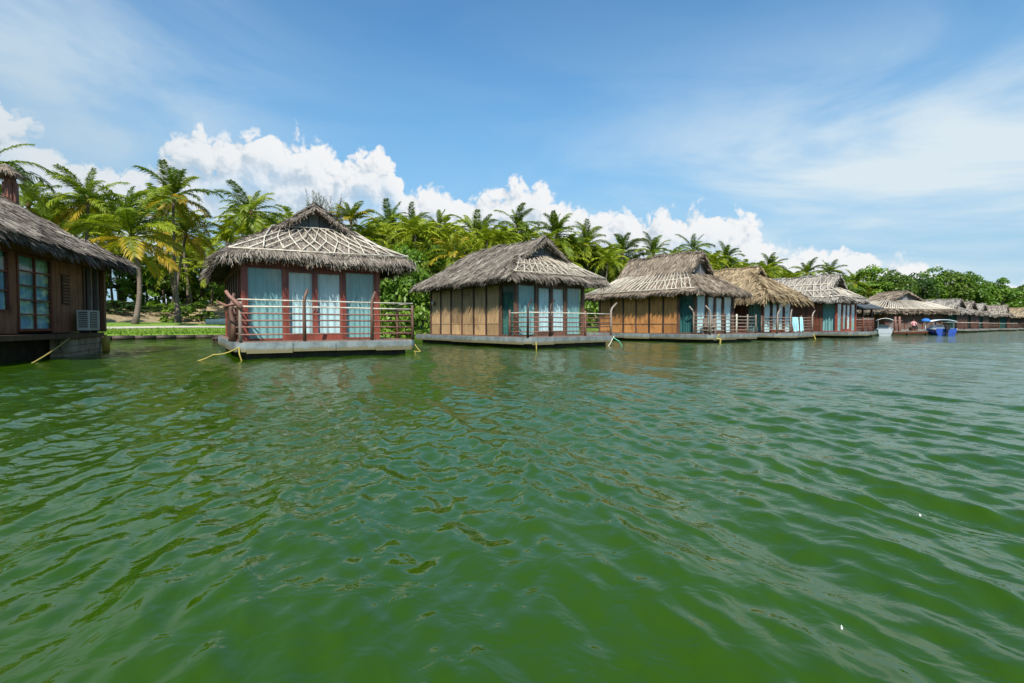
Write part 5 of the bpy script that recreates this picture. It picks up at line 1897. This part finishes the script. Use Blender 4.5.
boat(46.9, 54.0, -24, 4.4, 2.1, 'blue_paint', 'white_paint', 'boat_canvas', 'blue motor boat with a white canopy and black outboard, moored before the hall', ch=1.5)
boat(38.5, 51.6, -34, 3.4, 1.4, 'faded_white', 'faded_white', 'white_paint', 'small white canopied boat between the dark pavilion and the jetty', (0.1, 0.6), 1.6, False)

# jetty in front of the hall
jt = empty('jetty', (42.2, 56.0, 0), radians(6))
tag(jt, 'low plank jetty with two stout brown posts, left of the blue boat', 'jetty')
for k in range(14):
    MB().box(k * 0.36, k * 0.36 + 0.34, -0.7, 0.7, 0.38, 0.44).build('plank', 'weathered_wood' if k % 3 else 'tan_board', jt)
MB().box(0.0, 5.0, -0.62, -0.5, 0.18, 0.378).build('bearer', 'red_plank', jt)
MB().box(0.0, 5.0, 0.5, 0.62, 0.18, 0.378).build('bearer', 'red_plank', jt)
for x in (0.2, 2.5, 4.8):
    MB().tube([(x, 0.3, -0.8), (x, 0.3, 0.178)], 0.11, 8).build('pile', 'dark_wood', jt)
for x in (0.75, 1.25):
    MB().tube([(x, 0.0, 0.442), (x + 0.02, 0, 1.2), (x, 0, 2.05)], [0.14, 0.12, 0.11], 8).build('post', 'rail_wood', jt, True)
MB().tube([(0.4, 0, 1.55), (1.6, 0, 1.6)], 0.07, 6).build('crossbar', 'rail_wood', jt, True)

# blue dome sunshade beside the boat
um_ = empty('sunshade', (46.3, 56.0, 0.442), 0)
tag(um_, 'blue dome sunshade on a pole at the jetty end, left of the boat canopy', 'sunshade')
MB().tube([(0, 0, 0), (0, 0, 1.38)], 0.03, 6).build('pole', 'white_paint', um_)
vs, fs = [(0, 0, 1.42)], []
for j in range(1, 5):
    for k in range(12):
        a = 2 * pi * k / 12
        rr_ = 0.45 * sin(j / 4 * pi / 2.1)
        vs.append((rr_ * cos(a), rr_ * sin(a), 1.04 + 0.38 * cos(j / 4 * pi / 2.1)))
for k in range(12):
    fs.append((0, 1 + k, 1 + (k + 1) % 12))
    for j in range(3):
        a = 1 + j * 12
        fs.append((a + k, a + 12 + k, a + 12 + (k + 1) % 12, a + (k + 1) % 12))
cn = MB().add(vs, fs).build('canopy', 'blue_canvas', um_, True)
md = cn.modifiers.new('thick', 'SOLIDIFY')
md.thickness = 0.02


# people: one skinned figure each
def person(label, at, rz, joints, edges, shirt, cloth_levels):
    """joints {name: ((x,y,z), r)}; body is one continuous skin; clothes by height on the same surface"""
    names = list(joints)
    me = bpy.data.meshes.new('person')
    me.from_pydata([joints[k][0] for k in names], [(names.index(a), names.index(b)) for a, b in edges], [])
    o = bpy.data.objects.new('person', me)
    C.objects.link(o)
    o.location = at
    o.rotation_euler = (0, 0, rz)
    sk = o.modifiers.new('skin', 'SKIN')
    for i, k in enumerate(names):
        rd_ = joints[k][1]
        me.skin_vertices[0].data[i].radius = (rd_, rd_) if not isinstance(rd_, tuple) else rd_
        me.skin_vertices[0].data[i].use_root = (k == 'pelvis')
    sb = o.modifiers.new('sub', 'SUBSURF')
    sb.levels = sb.render_levels = 1
    dg = bpy.context.evaluated_depsgraph_get()
    ev = bpy.data.meshes.new_from_object(o.evaluated_get(dg))
    o.modifiers.clear()
    o.data = ev
    for m_ in ('skin', shirt, 'trousers_dark', 'hair_black'):
        ev.materials.append(M[m_])
    for p in ev.polygons:
        p.material_index = cloth_levels(p.center)
        p.use_smooth = True
    tag(o, label, 'person')
    return o


J = {'pelvis': ((0, 0, 0.12), (0.15, 0.11)), 'waist': ((0, 0.0, 0.32), (0.13, 0.095)), 'chest': ((0, 0.01, 0.52), (0.16, 0.11)), 'neck': ((0, 0, 0.68), 0.055), 'head': ((0, -0.02, 0.80), (0.085, 0.10)), 'crown': ((0, -0.01, 0.90), 0.075),
     'sl': ((-0.19, 0, 0.60), 0.06), 'el': ((-0.27, -0.08, 0.36), 0.045), 'wl': ((-0.18, -0.30, 0.27), 0.033), 'hl': ((-0.15, -0.37, 0.25), 0.035),
     'sr': ((0.19, 0, 0.60), 0.06), 'er': ((0.27, -0.08, 0.36), 0.045), 'wr': ((0.18, -0.30, 0.27), 0.033), 'hr': ((0.15, -0.37, 0.25), 0.035),
     'hpl': ((-0.10, -0.02, 0.10), 0.10), 'kl': ((-0.13, -0.44, 0.12), 0.065), 'al': ((-0.13, -0.46, -0.30), 0.042), 'tl': ((-0.13, -0.62, -0.33), 0.035),
     'hpr': ((0.10, -0.02, 0.10), 0.10), 'kr': ((0.13, -0.44, 0.12), 0.065), 'ar': ((0.13, -0.46, -0.30), 0.042), 'tr': ((0.13, -0.62, -0.33), 0.035)}
E = [('pelvis', 'waist'), ('waist', 'chest'), ('chest', 'neck'), ('neck', 'head'), ('head', 'crown'), ('chest', 'sl'), ('sl', 'el'), ('el', 'wl'), ('wl', 'hl'), ('chest', 'sr'), ('sr', 'er'), ('er', 'wr'), ('wr', 'hr'),
     ('pelvis', 'hpl'), ('hpl', 'kl'), ('kl', 'al'), ('al', 'tl'), ('pelvis', 'hpr'), ('hpr', 'kr'), ('kr', 'ar'), ('ar', 'tr')]


def dress(c):
    if c.z > 0.86 or (c.z > 0.74 and c.y > 0.02):
        return 3
    if c.z > 0.665:
        return 0
    if c.y < -0.14 and c.z > 0.2 and abs(c.x) > 0.07:
        return 0
    if c.z > 0.19 and c.y > -0.16:
        return 1
    if c.z < -0.26:
        return 0
    return 2


person('person in a pink shirt sitting by the jetty, before the hall wall', (45.2, 56.3, 0.85), radians(-10), J, E, 'shirt_pink', dress)
st = MB().box(44.9, 45.5, 56.15, 56.6, 0.46, 0.86)
tag(st.build('storage_crate', 'brown_post', None), 'brown crate on the jetty under the sitting person', 'crate')
bx_, by_ = 46.9 + 0.52 * 4.4 * sin(radians(24)), 54.0 + 0.52 * 4.4 * cos(radians(24))
person('person in a pale shirt seated under the canopy of the blue boat', (bx_ - 0.45, by_ - 0.1, 0.44), radians(156), J, E, 'shirt_white', dress)

# little boat on the lawn and low landing platform left of the second cottage
x, y, z = at_px(210, 319, 55)
bt = empty('rowing_boat', (x - 0.4, y, ground_at(x, y) + 0.12), radians(-70))
tag(bt, 'small pale rowing boat drawn up under the palms left of the second cottage', 'boat')
hull(MB(), 3.4, 1.2, 0.5, stern=0.7, z0=-0.1).build('hull', 'white_paint', bt)
for yy in (0.9, 1.9):
    MB().box(-0.45, 0.45, yy, yy + 0.22, 0.36, 0.40).build('seat', 'weathered_wood', bt)
lp = empty('landing_platform', (-17.5, 29.5, 0), radians(36))
tag(lp, 'low dark landing platform on the water behind the second cottage', 'platform')
for k in range(10):
    MB().box(k * 0.42, k * 0.42 + 0.40, 0, 2.2, 0.22, 0.28).build('plank', 'weathered_wood' if k % 2 else 'brown_post', lp)
MB().box(0, 4.2, 0.1, 0.25, 0.02, 0.218).build('bearer', 'dark_wood', lp)
MB().box(0, 4.2, 1.95, 2.1, 0.02, 0.218).build('bearer', 'dark_wood', lp)
for x in (0.3, 3.9):
    for y in (0.4, 1.8):
        MB().tube([(x, y, -0.5), (x, y, 0.218)], 0.12, 8).build('float', 'hull_dark', lp, True)

# timber edging of the lawn
ed = empty('bank_edging', (0, 0, 0))
tag(ed, 'dark timber edging along the lawn at the water line', 'edging')
for k in range(44):
    t0, t1 = -30 + k * 1.3, -30 + k * 1.3 + 1.27
    a, b = S0 + t0 * SD + (shore_wob(t0) - 0.12) * SN, S0 + t1 * SD + (shore_wob(t1) - 0.12) * SN
    mb = MB()
    mb.tube([(a[0], a[1], 0.12), (b[0], b[1], 0.12)], 0.20 + 0.03 * hash_(k), 6)
    mb.build('log', 'dark_wood', ed, True)

# floating scraps
for k, (px, py, lb) in enumerate(((925, 516, 'small white scrap floating far out on the right'), (848, 632, 'small white scrap floating nearest the camera, lower right'))):
    q0 = wat(px, py)
    mb = MB()
    n_ = 7
    sz_ = 0.0025 if k else 0.004
    ring = [(q0.x + sz_ * cos(2 * pi * i / n_) * (1.3 + 0.3 * (i % 2)), q0.y + sz_ * sin(2 * pi * i / n_), 0) for i in range(n_)]
    zz_ = float(WATER_V[np.argmin((WATER_V[:, 0] - q0.x) ** 2 + (WATER_V[:, 1] - q0.y) ** 2), 2]) + 0.006
    mb.add([(x, y, zz_ - 0.05) for x, y, _ in ring] + [(x, y, zz_ + 0.004 * (i % 3)) for i, (x, y, _) in enumerate(ring)],
           [tuple(range(n_ - 1, -1, -1)), tuple(range(n_, 2 * n_))] + [(i, (i + 1) % n_, n_ + (i + 1) % n_, n_ + i) for i in range(n_)])
    tag(mb.build('floating_scrap', 'white_paint', None), lb, 'litter', 'scraps afloat')
